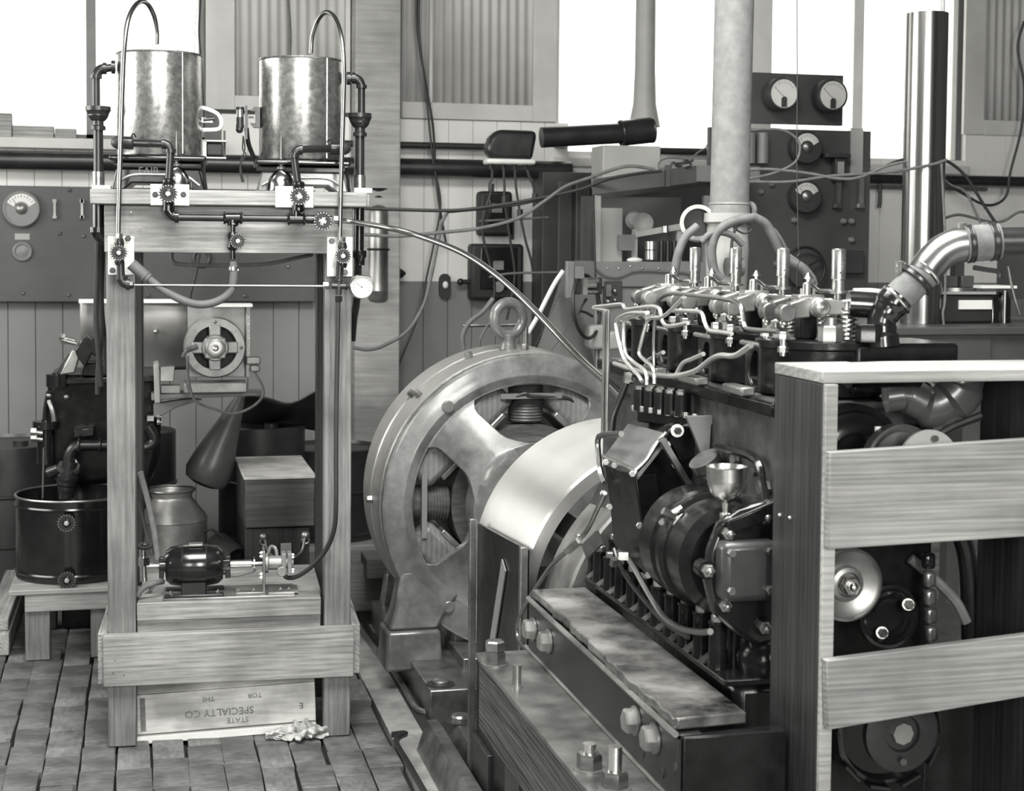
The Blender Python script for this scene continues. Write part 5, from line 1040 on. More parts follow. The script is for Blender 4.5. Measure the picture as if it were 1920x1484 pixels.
for i, yy in enumerate(Yp):
    hd = MB().lathe([(.118, 0), (.124, .005), (.124, ZH1-ZH0-.02), (.130, ZH1-ZH0-.016), (.130, ZH1-ZH0-.003), (.126, ZH1-ZH0)], (1.325, yy, ZH0), n=40).out('cylinder_head', oily, eng, ang=50)
    # port flange
    ya, yb = yy-.005, yy+.105; fp = MB()
    cy_, cz_ = (ya+yb)/2, (ZH0+ZH1)/2-.008; N_ = 28
    def rc(a, ry, rz, X_): return V((X_, cy_+ry*math.cos(a), cz_+rz*math.sin(a)))
    def sq(a, X_, hy=.052, hz=.048):
        c_, s_ = math.cos(a), math.sin(a); k = 1/max(abs(c_)/hy, abs(s_)/hz); return V((X_, cy_+c_*k, cz_+s_*k))
    A_ = [2*math.pi*j/N_ for j in range(N_)]
    fp.rings([[sq(a, 1.30) for a in A_], [sq(a, 1.205) for a in A_], [rc(a, .030, .036, 1.205) for a in A_], [rc(a, .026, .032, 1.24) for a in A_]], cap=False).out('port_flange', black, hd, bev=.003)
    MB().rings([[rc(a, .027, .033, 1.236) for a in A_], [rc(a, .012, .016, 1.242) for a in A_]]).out('port_core', nickel, hd)
    for z_ in (.050, -.052): MB().cyl((1.198, ya+.01, cz_+z_), (1.198, yb-.004, cz_+z_), .0055, n=10).out('flange_stud', steel, hd)
    for k, (ys, pl_) in enumerate(((yy-.072, 1), (yy+.012, 0))):
        # rocker arm
        o = th('x', '', '', (0, 0, 0)) if 0 else None
        zr = 1.553
        ra = MB(); ra.loft([(1.222, ys-.013, zr-.024), (1.222, ys+.013, zr-.024), (1.222, ys+.013, zr+.008), (1.222, ys-.013, zr+.008)], [(1.265, ys-.011, zr-.020), (1.265, ys+.011, zr-.020), (1.265, ys+.011, zr+.020), (1.265, ys-.011, zr+.020)])
        ra.loft([(1.295, ys-.011, zr-.016), (1.295, ys+.011, zr-.016), (1.295, ys+.011, zr+.018), (1.295, ys-.011, zr+.018)], [(1.355, ys-.012, zr-.014), (1.355, ys+.012, zr-.014), (1.355, ys+.012, zr+.010), (1.355, ys-.012, zr+.010)])
        ra.cyl((1.28, ys-.022, zr), (1.28, ys+.022, zr), .0195, n=24); ra.cyl((1.217, ys-.014, zr-.012), (1.217, ys+.014, zr-.012), .018, n=16); rk_ = ra.out('rocker_arm', satin, hd, bev=.003)
        MB().sph((1.214, ys, zr-.032), .009, 10).cyl((1.214, ys, zr-.06), (1.214, ys, ZH1-.03), .0065, n=10).out('pushrod', steel, hd)
        MB().hexn((1.214, ys, zr-.062), (0, 0, 1), .012, .014).hexn((1.214, ys, zr-.088), (0, 0, 1), .011, .012).out('adjuster_nuts', steel, hd)
        spring(V((1.347, ys, ZH1-.002)), .0185, .062, 7, .0032).out('valve_spring', steel, hd)
        MB().cyl((1.347, ys, ZH1), (1.347, ys, zr-.01), .006, n=10).cyl((1.347, ys, ZH1+.06), (1.347, ys, ZH1+.065), .021, n=16).hexn((1.347, ys, zr-.006), (0, 0, 1), .016, .02).out('valve_stem', steel, hd)
    MB().cyl((1.28, yy-.104, 1.553), (1.28, yy+.05, 1.553), .015, n=18).out('rocker_shaft', satin, hd)
    MB().lathe([(.018, 0), (.018, .006), (.013, .010), (.013, .006), (.006, .008), (.001, .012)], (1.28, yy-.098, 1.553), (0, -1, 0), 24).out('shaft_end_cap', satin, hd)
    MB().bb((1.262, yy-.045, ZH1), (1.298, yy-.012, 1.56)).out('rocker_post', oily, hd, bev=.004)
    MB().bb((1.255, yy-.05, 1.566), (1.31, yy-.01, 1.576)).cyl((1.28, yy-.03, 1.55), (1.28, yy-.03, 1.60), .008, n=12).out('post_cap', steel, hd, bev=.002)
    # tall cap, spike, pins
    q = V((1.362, yy-.0, 0)); zc0 = 1.67-(545-463)/2900*3.1; 
    MB().lathe([(.0085, -.03), (.0085, -.005), (.018, -.005), (.018, 0), (.0125, 0), (.0125, .022), (.0142, .024), (.0142, .082), (.0125, .085), (.001, .085)], (q.x, q.y, zc0), n=24).out('injector_cap', galv, hd)
    MB().sph((q.x-.003, q.y-.0145, zc0+.037), .002, 6).out('cap_hole', matteb, hd)
    sx = 1.335; MB().cyl((sx, yy+.085, 1.55), (sx, yy+.085, 1.612), .0038, n=8).lathe([(.011, 0), (.002, .012)], (sx, yy+.085, 1.605), n=10).out('priming_spike', steel, hd)
    for s in (-.014, .014): MB().cyl((sx+s, yy+.085, 1.55), (sx+s, yy+.085, 1.585), .0035, n=6).out('pin', satin, hd)
    MB().tube([V((1.285, yy-.02, 1.585)), V((1.295, yy, 1.596)), V((1.31, yy+.005, 1.592)), V((1.325, yy+.01, 1.583)), V((1.35, yy+.01, 1.582))], .0045).out('oil_pipe', steel, hd)
    MB().bolt((1.30, yy-.10, ZH1), (0, 0, 1), .024, .03).bolt((1.43, yy-.05, ZH1), (0, 0, 1), .02, .026).bolt((1.24, yy+.03, ZH1), (0, 0, 1), .014, .02).out('head_nuts', satin, hd, kind='stuff')
    MB().bb((1.395, yy-.075, ZH1), (1.42, yy-.05, ZH1+.035)).out('head_boss', satin, hd, bev=.003)
# front water outlet part of the nearest head
MB().bb((1.34, 2.74, 1.40), (1.56, 2.93, ZH1-.004)).bb((1.33, 2.735, 1.385), (1.58, 2.8, 1.41)).out('front_head_extension', oily, eng, bev=.008)
MB().hexn(P(1629, 641, d=2.98), (0, 0, 1), .026, .034).out('large_nut', black, eng)
d_ = 3.0
MB().tube(PP([(1654, 650), (1652, 620), (1655, 595), (1672, 570), (1684, 556)], d=3.0), [.034, .030, .028, .030, .033, .033], 20, 6).out('water_outlet', black, eng)
MB().tube(PP([(1650, 575), (1625, 572), (1590, 570)], d=3.02), .026, 20, 4).out('outlet_branch', black, eng)
MB().tube(PP([(1600, 552), (1635, 552), (1665, 556)], d=3.05), .012, 16, 4).out('bright_water_pipe', lpaint, eng)
# pan studs
for k in range(12):
    yy = 2.80+.088*k; h = .085-.002*k
    o = MB().lathe([(.020, 0), (.018, .01), (.017, h), (.019, h+.002), (.019, h+.008)], (1.088, yy, .85), n=18).out('stud_column', oily, eng)
    MB().hexn((1.088, yy, .85+h+.008), (0, 0, 1), .013, .012).out('stud_nut', satin, o)
    o = MB().lathe([(.018, 0), (.016, h+.02), (.019, h+.022), (.019, h+.03)], (1.135, yy+.03, .85), n=16).out('stud_column', oily, eng)
    MB().hexn((1.135, yy+.03, .85+h+.03), (0, 0, 1), .012, .012).out('stud_nut', satin, o)
    MB().loft([(1.068, yy+.03, .851), (1.11, yy+.03, .851), (1.11, yy+.058, .851), (1.068, yy+.058, .851)], [(1.10, yy+.035, .875), (1.11, yy+.035, .875), (1.11, yy+.053, .875), (1.10, yy+.053, .875)]).out('fillet', satin if 0 else bar_t, eng)
MB().lathe([(.05, 0), (.055, .03), (.04, .06), (.02, .07)], (1.17, 2.76, .85), n=20).out('corner_boss', oily, eng)
# ------------- gear case / injection pump housing
t = th('pump_housing', 'tall angular black injection pump housing bolted to the engine side', 'pump housing', (1.12, 3.3, .9))
def G(px, py, Y=None, d=3.385): return P(px, py, d=d)
def hous(pts, d0, dep, name, m, bev=.006):
    ps = [P(x_, y_, Y=Yd(d0, 1.1)) for x_, y_ in pts]; MB().prism([(p.x, p.z) for p in ps], (0, Yd(d0, 1.1)+dep, 0), (1, 0, 0), (0, 0, 1), dep).out(name, m, t, bev=bev)
hous([(1190, 886), (1215, 1080), (1262, 1075), (1300, 1020), (1345, 960), (1350, 880), (1340, 800), (1275, 792), (1248, 812)], 3.385, .24, 'case', oily, .008)
MB().tube(PP([(1192, 890), (1203, 980), (1216, 1082)], Y=Yd(3.385, 1.1)-.002), .005, 8).out('case_flange', black, t)
# gray sloping lid with left dark side
a = [P(1132, 856, Y=3.40), P(1193, 884, Y=3.16), P(1250, 812, Y=3.16), P(1178, 793, Y=3.40)]
o_ = V((.004, -.002, -.02)); MB().loft(a, [p+o_*1 for p in a]).out('sloping_lid', mat('grey_oiled_lid', .06, .14, rough=.3, rvar=.12, ns=8, coat=.4), t, bev=.003)
MB().tube([a[0], a[1], a[2]], .006, 8, 0).out('lid_beading', steel, t)
lw = [P(1137, 872, Y=3.40), P(1190, 890, Y=3.17), P(1216, 1082, Y=3.17), P(1150, 1020, Y=3.40)]
MB().loft(lw, [p+V((.05, 0, 0)) for p in lw]).out('side_wall', oily, t, bev=.003)
hs = MB()
for px, py in ((1136, 866), (1152, 872), (1186, 888), (1199, 985), (1215, 1078), (1131, 925), (1143, 950)): hs.hexn(P(px, py, Y=3.17 if px > 1180 else 3.3), (-.3, -1, 0), .008, .01)
hs.out('case_screws', steel, t, kind='stuff')
hs = MB()
for px, py in ((1265, 872), (1255, 830), (1300, 905), (1280, 840), (1320, 835), (1300, 815)): hs.bolt(P(px, py, Y=Yd(3.385, 1.1)), (-.2, -1, .1), .009)
hs.out('front_bolts', satin, t, kind='stuff')
MB().cyl(P(1270, 808, Y=3.12), P(1270, 808, Y=3.08), .014, n=24).out('plug_disc', bar_t, t); MB().hexn(P(1270, 808, Y=3.08), (0, -1, 0), .008, .008).out('plug_slot', matteb, t)
hous([(1248, 812), (1262, 800), (1300, 800), (1318, 850), (1280, 870)], 3.36, .03, 'bracket_web', oily, .004)
MB().tube(PP([(1245, 815), (1232, 830), (1212, 862), (1192, 882)], Y=3.14), .006).out('edge_rim', steel, t)
for a_, b_ in (((1240, 823), (1300, 925)), ): MB().beam(P(*a_, Y=3.12), P(*b_, Y=3.12), .02, .012).out('link_arm', bar_t, t)
# injection pump on top
t = th('injection_pump', 'fuel injection pump with a cluster of upright delivery valves and nuts', 'fuel pump', P(1238, 790, Y=3.25))
ba = P(1185, 796, Y=3.36); bb2 = P(1292, 792, Y=3.13); zt = P(1238, 776, Y=3.25).z
MB().prism([(0, 0), (.085, -.2), (.125, -.19), (.05, .02)], (ba.x+.01, 3.36, zt-.03), (1, 0, 0), (0, 1, 0), .03).out('pump_base', black, t, bev=.004)
for k in range(5):
    for s in (0, 1):
        q = V((ba.x+.008+.013*k+.030*s, 3.33-.033*k+.008*s, zt)); o = MB().cyl(q, q+V((0, 0, .046)), .0145, n=14).out('delivery_valve', black, t)
        MB().hexn(q+V((0, 0, .047)), (0, 0, 1), .012, .008).out('valve_nut', steel, o)
ns = MB()
for k in range(8): q = V((ba.x+.008+.011*k, 3.35-.027*k, zt-.002)); ns.hexn(q+V((-.01, -.012, 0)), (0, 0, 1), .008, .012)
ns.out('base_nuts', steel, t, kind='stuff')
# starter-like body
sx, sz = 1.123, 1.054; ya, yb = Yd(2.95, sx), Yd(3.22, sx)
t = th('drive_housing', 'round black drive housing with a square cover plate facing the camera', 'housing', (sx, ya, sz-.11))
MB().lathe([(.118, 0), (.118, -.07), (.112, -.075), (.112, -.10), (.119, -.105), (.119, -.125), (.110, -.13), (.110, -.22), (.09, -.235)], (sx, yb, sz), (0, 1, 0), 56).out('barrel', oily, t, ang=30)
bpoly = [(sx-.06, sz+.09), (sx-.02, sz+.118), (sx+.12, sz+.15), (sx+.14, sz+.10), (sx+.12, sz-.14), (sx+.04, sz-.16), (sx-.02, sz-.125), (sx-.07, sz-.08), (sx-.085, sz-.02), (sx-.08, sz+.04)]
MB().prism(bpoly, (0, ya-.0, 0), (1, 0, 0), (0, 0, 1), .03).out('flange', black, t, bev=.010)
MB().beam((sx-.05, ya-.04, sz+.085), (sx+.10, ya-.04, sz+.14), .02, .03).out('flange_rib', oily, t, bev=.005)
a, c = P(1352, 1017, Y=ya-.06), P(1458, 1125, Y=ya-.06)
MB().bb((a.x, ya-.075, c.z), (c.x, ya-.02, a.z)).out('cover_plate', mat('grey_cover_plate', .02, .045, rough=.35, ns=6, coat=.2, rvar=.1), t, bev=.014)
for px, py in ((1370, 1037), (1443, 1034), (1370, 1108), (1442, 1106)): MB().hexn(P(px, py, Y=ya-.077), (0, -1, 0), .0085, .012).out('cover_bolt', bar_t, t)
for px, py in ((1364, 1000), (1434, 970), (1326, 1070), (1358, 1135), (1432, 1176)): 
    q = P(px, py, Y=ya-.034); o = MB().cyl(q+V((0, .03, 0)), q, .018, n=16).out('lug', oily, t); MB().hexn(q, (0, -1, 0), .013, .012).sph(q+V((0, -.015, 0)), .008, 10).out('lug_bolt', satin, o)
MB().tube(PP([(1243, 958), (1262, 968), (1273, 975)], Y=ya+.15), .008).cyl(P(1256, 965, Y=ya+.15), P(1278, 952, Y=ya+.15), .006, n=8).cyl(P(1243, 977, Y=ya+.12), P(1240, 980, Y=ya+.10), .006, n=6).out('clamp_lever', steel, t)
MB().tube(PP([(1262, 1000), (1270, 975), (1292, 962), (1320, 960)], Y=ya+.14), .004).out('clamp_band', satin, t)
# oil cup
q = P(1361, 962, Y=ya-.0); 
t = th('oil_cup', 'bright brass-rimmed oil cup standing above the square cover plate', 'oil cup', q)
MB().lathe([(.006, 0), (.008, .02), (.028, .035), (.036, .055), (.036, .062), (.038, .063), (.038, .088), (.040, .090), (.037, .090), (.034, .068)], q, n=36).out('cup', steel, t)
MB().hexn(q-V((0, 0, .012)), (0, 0, 1), .012, .012).hexn(q-V((0, 0, .028)), (0, 0, 1), .009, .012).out('stem_nuts', steel, t)
MB().lathe([(.030, .0), (.030, .11), (.034, .115), (.034, .135), (.01, .14)], P(1375, 955, Y=3.05), (-.5, -.1, .75), 24).out('filler_neck', bar_t, eng)
MB().prism([(0, 0), (.065, 0), (.055, -.02), (.05, -.10), (.043, -.10)], P(1284, 780, Y=3.1), (1, 0, 0), (0, 0, 1), .012).out('corner_bracket', gpaint, eng)
MB().tube(PP([(1342, 836), (1370, 845), (1405, 856), (1424, 872), (1430, 905), (1438, 945)], X=1.165), .008).out('side_cover_rim', black, eng)
MB().hexn(P(1382, 863, X=1.178), (-1, 0, 0), .014, .012).hexn(P(1418, 885, X=1.178), (-1, 0, 0), .010, .01).hexn(P(1440, 915, X=1.178), (-1, 0, 0), .016, .02).out('side_bolts', satin, eng, kind='stuff')
# ------------- pipes
def line(pts, r, m, lb_, X=1.16, cat='pipe', nm='fuel_line', grp='fuel lines of the engine', k=6):
    return tag(MB().tube(PP(pts, X=X), r, 8, k).out(nm, m), lb_, cat, grp)
line([(1213, 722), (1210, 697), (1185, 677), (1172, 660), (1170, 612), (1176, 597), (1215, 586)], .0045, tubeL, 'bright fuel line rising from the pump, second loop from the left', 1.10)
line([(1204, 716), (1195, 702), (1170, 672), (1156, 615), (1159, 598), (1180, 588), (1212, 587)], .0045, tubeL, 'bright fuel line with the leftmost bulging loop above the pump', 1.09)
line([(1227, 720), (1225, 692), (1210, 677), (1199, 664), (1202, 642), (1212, 607), (1220, 597), (1240, 595), (1255, 585), (1282, 558)], .0045, tubeL, 'bright fuel line with the rightmost loop bending to the rocker gear', 1.12)
line([(1140, 583), (1112, 577), (1140, 573), (1166, 571), (1174, 580), (1200, 577), (1226, 575), (1238, 582), (1242, 603), (1254, 612), (1290, 606)], .0045, tubeL, 'fuel line with the sharp hairpin over the glass tubes', 1.13)
line([(1227, 715), (1226, 660), (1228, 600), (1231, 570), (1240, 558), (1257, 551), (1290, 553), (1362, 562), (1387, 572), (1393, 589), (1396, 609), (1406, 618), (1459, 622)], .0048, tubeM, 'long grey fuel line arching across the rocker gear to the nearest head', 1.15)
line([(1263, 583), (1306, 584), (1317, 590), (1322, 606), (1330, 620), (1350, 623), (1372, 626)], .0045, tubeL, 'short bright fuel line dropping to the second head from the crate', 1.17)
line([(1152, 682), (1175, 690), (1200, 697), (1232, 704), (1268, 705), (1305, 695), (1335, 673), (1352, 667), (1378, 667), (1408, 648)], .006, tubeL, 'thick leak-off pipe climbing along the heads to the nearest flange', 1.15, grp='leak-off pipes of the engine')
line([(1267, 704), (1280, 682), (1296, 674), (1319, 664)], .005, tubeL, 'short leak-off branch to the second flange', 1.16, grp='leak-off pipes of the engine')
line([(1208, 697), (1214, 678), (1230, 668), (1244, 661)], .005, tubeL, 'short leak-off branch to the third flange', 1.16, grp='leak-off pipes of the engine')
t = th('bent_pipe', 'thick pale pipe with a union running down behind the pump housing', 'pipe', P(1150, 800, X=1.08))
MB().tube(PP([(1180, 703), (1166, 740), (1152, 775), (1147, 812)], X=1.08), .008, 10).out('tube', tubeM, t); MB().hexn(P(1182, 700, X=1.08), (-.2, 0, -1), .014, .02).hexn(P(1179, 708, X=1.08), (-.2, 0, -1), .012, .014).out('union', steel, t)
for px, lb_ in ((1134, 'left of two tall thin glass tubes standing before the dynamometer'), (1141, 'right of two tall thin glass tubes standing before the dynamometer')):
    tag(MB().cyl(P(px, 583, X=1.04), P(px-4, 812, X=1.04), .0042, n=10).out('glass_tube', satin), lb_, 'tube', 'tall thin tubes by the pump')
line([(1165, 814), (1130, 816), (1121, 826), (1123, 860), (1126, 885), (1134, 906)], .007, tubeM, 'bent handle rod at the left edge of the pump housing', 1.03, 'rod', 'handle_rod', None)
t = th('drain_line', 'thin drain line with a union dropping to the far end of the steel plate', 'pipe', P(1075, 1022, X=.98))
MB().tube(PP([(1134, 925), (1120, 955), (1100, 995), (1076, 1022), (1045, 1050), (1030, 1066), (1008, 1098), (985, 1135), (971, 1168), (971, 1195), (983, 1215), (1005, 1228)], X=.96), .0055, 8).out('tube', tubeM, t)
MB().cyl(P(1088, 1012, X=.96), P(1064, 1032, X=.96), .011, n=6).out('union', satin, t)
a = P(1097, 1040, X=1.0); tag(MB().beam(P(1097, 1035, X=1.0), P(1125, 1008, X=1.02), .008, .035).out('scraper', bar_t), 'short flat scraper blade hanging at the left of the studs', 'blade')
line([(1160, 1035), (1172, 1042), (1183, 1055), (1200, 1085), (1220, 1120), (1245, 1158), (1275, 1178), (1310, 1186), (1332, 1185)], .0065, tubeM, 'oil pipe curving down over the row of stud columns, front one', 1.04, 'pipe', 'oil_pipe', 'oil pipes over the stud columns')
line([(1152, 1030), (1160, 1055), (1180, 1090), (1220, 1140), (1250, 1170), (1290, 1195)], .0055, iron, 'darker oil pipe curving down over the stud columns, rear one', 1.06, 'pipe', 'oil_pipe', 'oil pipes over the stud columns')
t = th('pipe_union', 'small bright pipe union below the pump housing', 'fitting', P(1160, 1040, X=1.03)); MB().hexn(P(1178, 1043, X=1.03), (-1, .3, 0), .010, .022).out('union_body', steel, t); MB().hexn(P(1150, 1060, X=1.04), (0, -.5, 1), .010, .018).out('union_nut', satin, t)
# ------------- front end inside the crate
def disc(px, py, rpx, d_, prof, name, lb_, m, cat='pulley'):
    q = P(px, py, d=d_); k = rpx*d_/F; t_ = th(name, lb_, cat, q); MB().lathe([(a*k, -b*k) for a, b in prof], q, (0, 1, 0), 48).out('disc', m, t_); return t_, q, k
MB().bb((1.22, 2.69, .60), (1.485, 2.734, 1.33)).out('front_plate', oily, eng, bev=.01)
t, q, k = disc(1600, 862, 104, 2.88, [(1, -.3), (1, 0), (.9, .04), (.84, -.02), (.72, .02), (.66, .08), (.5, .1), (.42, .02), (.1, .02)], 'fan_pulley', 'large glossy dark ringed pulley seen through the crate at upper left', black)
t, q, k = disc(1692, 868, 72, 2.78, [(1, -.35), (1, 0), (.94, .05), (.86, .02), (.8, -.05), (.2, -.05)], 'flanged_hub', 'grey ringed hub disc between the dark pulley and the pale disc', satin)
MB().cyl(P(1646, 818, d=2.80), P(1646, 800, d=2.80), .006, n=8).out('grease_nipple', white, t)
t, q, k = disc(1742, 866, 60, 2.73, [(1, -.12), (1, 0), (.2, .0)], 'pale_disc', 'pale flat disc with one hole seen just above the upper crate board', lpaint, 'disc')
MB().cyl(P(1754, 823, d=2.725), P(1754, 823, d=2.72), .006, n=12).out('hole', matteb, t)
t, q, k = disc(1590, 1097, 70, 2.80, [(1, -.2), (1, 0), (.93, .04), (.86, -.04), (.5, -.12), (.45, .0), (.34, .03), (.3, -.05), (.1, -.05)], 'belt_pulley', 'bright cupped belt pulley between the two crate boards', satin)
MB().hexn(q+V((0, -.004, 0)), (0, -1, 0), .018, .014).sph(q+V((0, -.022, 0)), .010, 10).out('hub_nut', steel, t)
t, q, k = disc(1668, 1157, 60, 2.86, [(1, -.3), (1, 0), (.9, .03), (.84, -.04), (.1, -.04)], 'coupling_plate', 'dark coupling plate with curved slots and two bolts below the belt pulley', black)
for a0, a1 in ((70, 160), (250, 350)): MB().torus(q+V((0, .0, 0)), (0, -1, 0), k*.55, .006, 12, 6, a0, a1).torus(q, (0, -1, 0), k*.78, .005, 12, 6, a0, a1).out('slot_rim', black, t)
for px, py in ((1703, 1134), (1654, 1187)): o = MB().cyl(P(px, py, d=2.85), P(px, py, d=2.83), .011, n=16).out('slot_washer', satin, t); MB().hexn(P(px, py, d=2.83), (0, -1, 0), .009, .008).out('slot_bolt', steel, o)
t, q, k = disc(1663, 1372, 102, 2.92, [(1, -.5), (1, -.05), (.97, 0), (.9, .02), (.84, -.15), (.2, -.2)], 'crank_pulley', 'big dark grooved crank pulley at the bottom under the lower crate board', black)
for j in range(10):
    a_ = R(36*j+8); MB().beam(q+V((math.cos(a_), 0, math.sin(a_)))*k*.99+V((0, -.0, 0)), q+V((math.cos(a_), 0, math.sin(a_)))*k*1.04+V((0, -.0, 0)), k*.4, .03, up=(0, 1, 0)).out('rim_lug', black, t)
t, q, k = disc(1692, 1376, 74, 2.80, [(1, -.2), (1, 0), (.94, .03), (.48, .03), (.44, -.06), (.1, -.06)], 'crank_disc', 'inner disc with bolt holes in front of the crank pulley', iron)
for px, py in ((1634, 1390), (1694, 1430)): MB().cyl(P(px, py, d=2.795), P(px, py, d=2.79), .006, n=12).out('bolt_hole', matteb, t)
MB().cyl(q+V((0, .03, 0)), q+V((0, -.005, 0)), .02, n=8).out('crank_jaw', satin, t)
MB().tube([P(x_, y_, d=2.95) for x_, y_ in ((1660, 745), (1700, 742), (1745, 760), (1785, 735), (1797, 705), (1800, 684))], [.03, .035, .045, .055, .05, .04], 24, 6).out('intake_bend', mat('dark_grey_bend', .06, .12, rough=.35, ns=5, coat=.3), eng)
MB().cyl(P(1590, 703, d=2.88), P(1720, 703, d=2.92), .025, n=20).out('water_manifold', oily, eng)
MB().cyl(P(1748, 661, d=3.1), P(1700, 663, d=3.1), .015, n=16).out('pipe_stub', fabric, eng)
t = th('link_chain', 'string of rounded grey links hanging behind the lower crate opening', 'chain', P(1742, 1215, d=2.9))
for j in range(6): a = P(1741+j, 1050+34*j, d=2.92); MB().bb(a+V((-.012, -.01, -.018)), a+V((.012, .01, .014))).out('link', bar_t if j else black, t, bev=.007)
tag(MB().tube([P(x_, y_, d=2.96) for x_, y_ in ((1707, 1048), (1745, 1080), (1790, 1125), (1813, 1168))], .010).out('hose', cable), 'grey hose running diagonally down behind the chain', 'hose')
tag(MB().tube([P(x_, y_, d=3.0) for x_, y_ in ((1800, 1000), (1812, 1040), (1818, 1100), (1820, 1200))], .018, 12).out('down_pipe', black), 'black vertical pipe beside the inner crate board', 'pipe')
tag(MB().tube([P(x_, y_, d=2.9) for x_, y_ in ((1762, 815), (1790, 800), (1840, 780))], .008).out('lever_rod', iron), 'dark rod rising to the right above the upper crate board', 'rod')
# ------------- crate
Xc0, Yc0, Yc1 = 1.1375, 2.4525, 2.6585; zt_ = 1.457
t = crt = th('crate_frame', 'tall open wooden crate frame standing at the front of the engine', 'crate', (1.33, 2.55, 0))
MB().bb((Xc0, Yc0, 0), (Xc0+.023, Yc1, zt_-.022)).out('side_board', woodD, t, bev=.002)
Xr = 1.56
MB().bb((Xr, Yc0, 0), (Xr+.023, Yc1, zt_-.022)).out('side_board', woodD, t, bev=.002)
MB().bb((Xc0-.001, Yc0-.002, zt_-.021), (Xr+.35, Yc1+.0, zt_)).out('top_board', woodXl, t, bev=.002)
MB().bb((Xc0+.001, Yc0-.0125, 0), (Xc0+.0235, Yc0-.001, zt_-.022)).out('lit_edge_strip', woodXl, t, bev=.001)  # board's lit edge as a pale strip; dark side boards carry painted shade
def board(pts, name, m, y0=Yc0-.035, th_=.02):
    ps = [P(x_, y_, Y=y0) for x_, y_ in pts]; MB().prism([(p.x, p.z) for p in ps], (0, y0+th_, 0), (1, 0, 0), (0, 0, 1), th_).out(name, m, t, bev=.002)
wbd = mat('crate_board_pine', .18, .38, st=(.3, 3, 9), rough=.6, ns=12, det=8, grain=('X', 4, 5), gw=.14, bump=.3, spots=3)
board([(1556, 849), (2060, 814), (2060, 998), (1554, 1031)], 'front_board', wbd); board([(1550, 1240), (2060, 1174), (2060, 1284), (1553, 1370)], 'front_board', wbd)
for px, py in ((1482, 971), (1463, 966)): MB().sph(P(px, py, X=Xc0-.001), .004, 8).out('nail', steel, t)
MB().bb((Xc0+.3, Yc0-.01, 0), (Xr-.0, Yc0-.002, .02)).out('bottom_board', woodXl, t) 
# ------------- hose assembly to the right
t = th('radiator_hose', 'fabric hose and metal elbow with clamps leading off to the right edge', 'hose', P(1750, 500, d=3.0))
D = dict(d=3.0)
MB().cyl(P(1675, 567, **D), P(1733, 513, **D), .031, n=28).out('lower_hose', fabric, t)
MB().torus(P(1680, 563, **D), P(1733, 513, **D)-P(1675, 567, **D), .032, .004, 32).torus(P(1737, 509, **D), P(1733, 513, **D)-P(1675, 567, **D), .031, .004, 32).out('hose_beads', steel, t)
MB().tube(PP([(1733, 513), (1745, 495), (1765, 474), (1790, 461), (1815, 457)], **D), .033, 28, 8).out('metal_elbow', mat('dull_dark_elbow', .16, .28, rough=.3, metal=.9, ns=12), t)
MB().cyl(P(1808, 458, **D), P(1872, 453, **D), .0355, n=28).out('upper_hose', fabric, t)
MB().cyl(P(1868, 453, **D), P(1990, 451, **D), .027, n=24).out('outlet_pipe', iron, t)
for (p_, q_, cl) in (((1716, 528), (1722, 522), (1690, 500)), ((1813, 458), (1821, 457), (1806, 428)), ((1856, 454), (1866, 453), (1850, 428))):
    a, c = P(*p_, **D), P(*q_, **D); o = MB().cyl(a, c, .0365, n=30).torus(a, c-a, .036, .002, 30).torus(c, c-a, .036, .002, 30).out('hose_clamp', iron, t)
    e = P(*cl, **D); MB().torus(e, (0, -1, 0), .008, .0035, 16).cyl(e, e+V((.022, 0, .001)), .0035, n=8).bb(e+V((-.01, -.006, -.012)), e+V((-.002, .006, .01))).out('clamp_bolt', satin, o)
# ================================================================ EXHAUST, STACK AND RIGHT BACKGROUND
de = 4.3; EX = P(1365, 400, d=de).x; EY = Yd(de, EX)
zc = P(1362, 400, Y=EY).z
t = th('exhaust_pipe', 'thick pale upright exhaust pipe rising out of the frame behind the engine', 'pipe', (EX, EY, zc))
MB().cyl((EX, EY, zc+.0), P(1378, -40, Y=EY), .054, n=40).out('riser', concb, t)
MB().lathe([(.057, .0), (.057, .02), (.054, .03)], (EX, EY, zc-.0), n=40).torus((EX, EY, zc+.025), (0, 0, 1), .055, .003, 40, 6).out('thread_band', concb, t)
MB().lathe([(.052, -.30), (.056, -.2), (.060, -.1), (.056, -.03), (.066, -.025), (.066, .0)], (EX-.005, EY, zc), n=40).out('lower_casting', whitecast, t)
t2 = th('pipe_socket', 'open pale pipe socket facing left beside the exhaust casting', 'socket', P(1308, 421, Y=EY+.05)); MB().lathe([(.050, 0), (.050, .05), (.039, .05), (.039, .005)], P(1308, 421, Y=EY+.05), (-.35, -1, .1), 32, cap=False).out('rim', whitecast, t2); MB().cyl(P(1308, 421, Y=EY+.04), P(1308, 421, Y=EY+.03), .040, n=28).out('bore_shade', matteb, t2)  # black disc paints the shade inside the socket
tag(MB().torus(P(1406, 396, Y=EY), (1, .3, 0), .020, .008, 24).out('rope_coil', fabric), 'small pale coil of rope behind the exhaust pipe joint', 'rope')
q = P(1362, 501, Y=EY-.1); tag(MB().cyl(q, q+V((.045, 0, 0)), .026, n=24).cyl(q+V((.02, 0, .025)), q+V((.022, 0, .045)), .008, n=10).out('sensor_body', satin), 'small round bright cylinder at the end of the wrapped cable loop', 'sensor')
ED = dict(Y=EY-.12)
def ec(pts, r, m, lb_, nm='cable', cat='cable', **k): return tag(MB().tube(PP(pts, **(k or ED)), r, 10, 6).out(nm, m), lb_, cat)
ec([(1418, 408), (1390, 412), (1365, 420), (1345, 435), (1336, 455), (1334, 480), (1340, 510), (1352, 524)], .013, cable, 'thick wrapped cable looping in front of the exhaust casting')
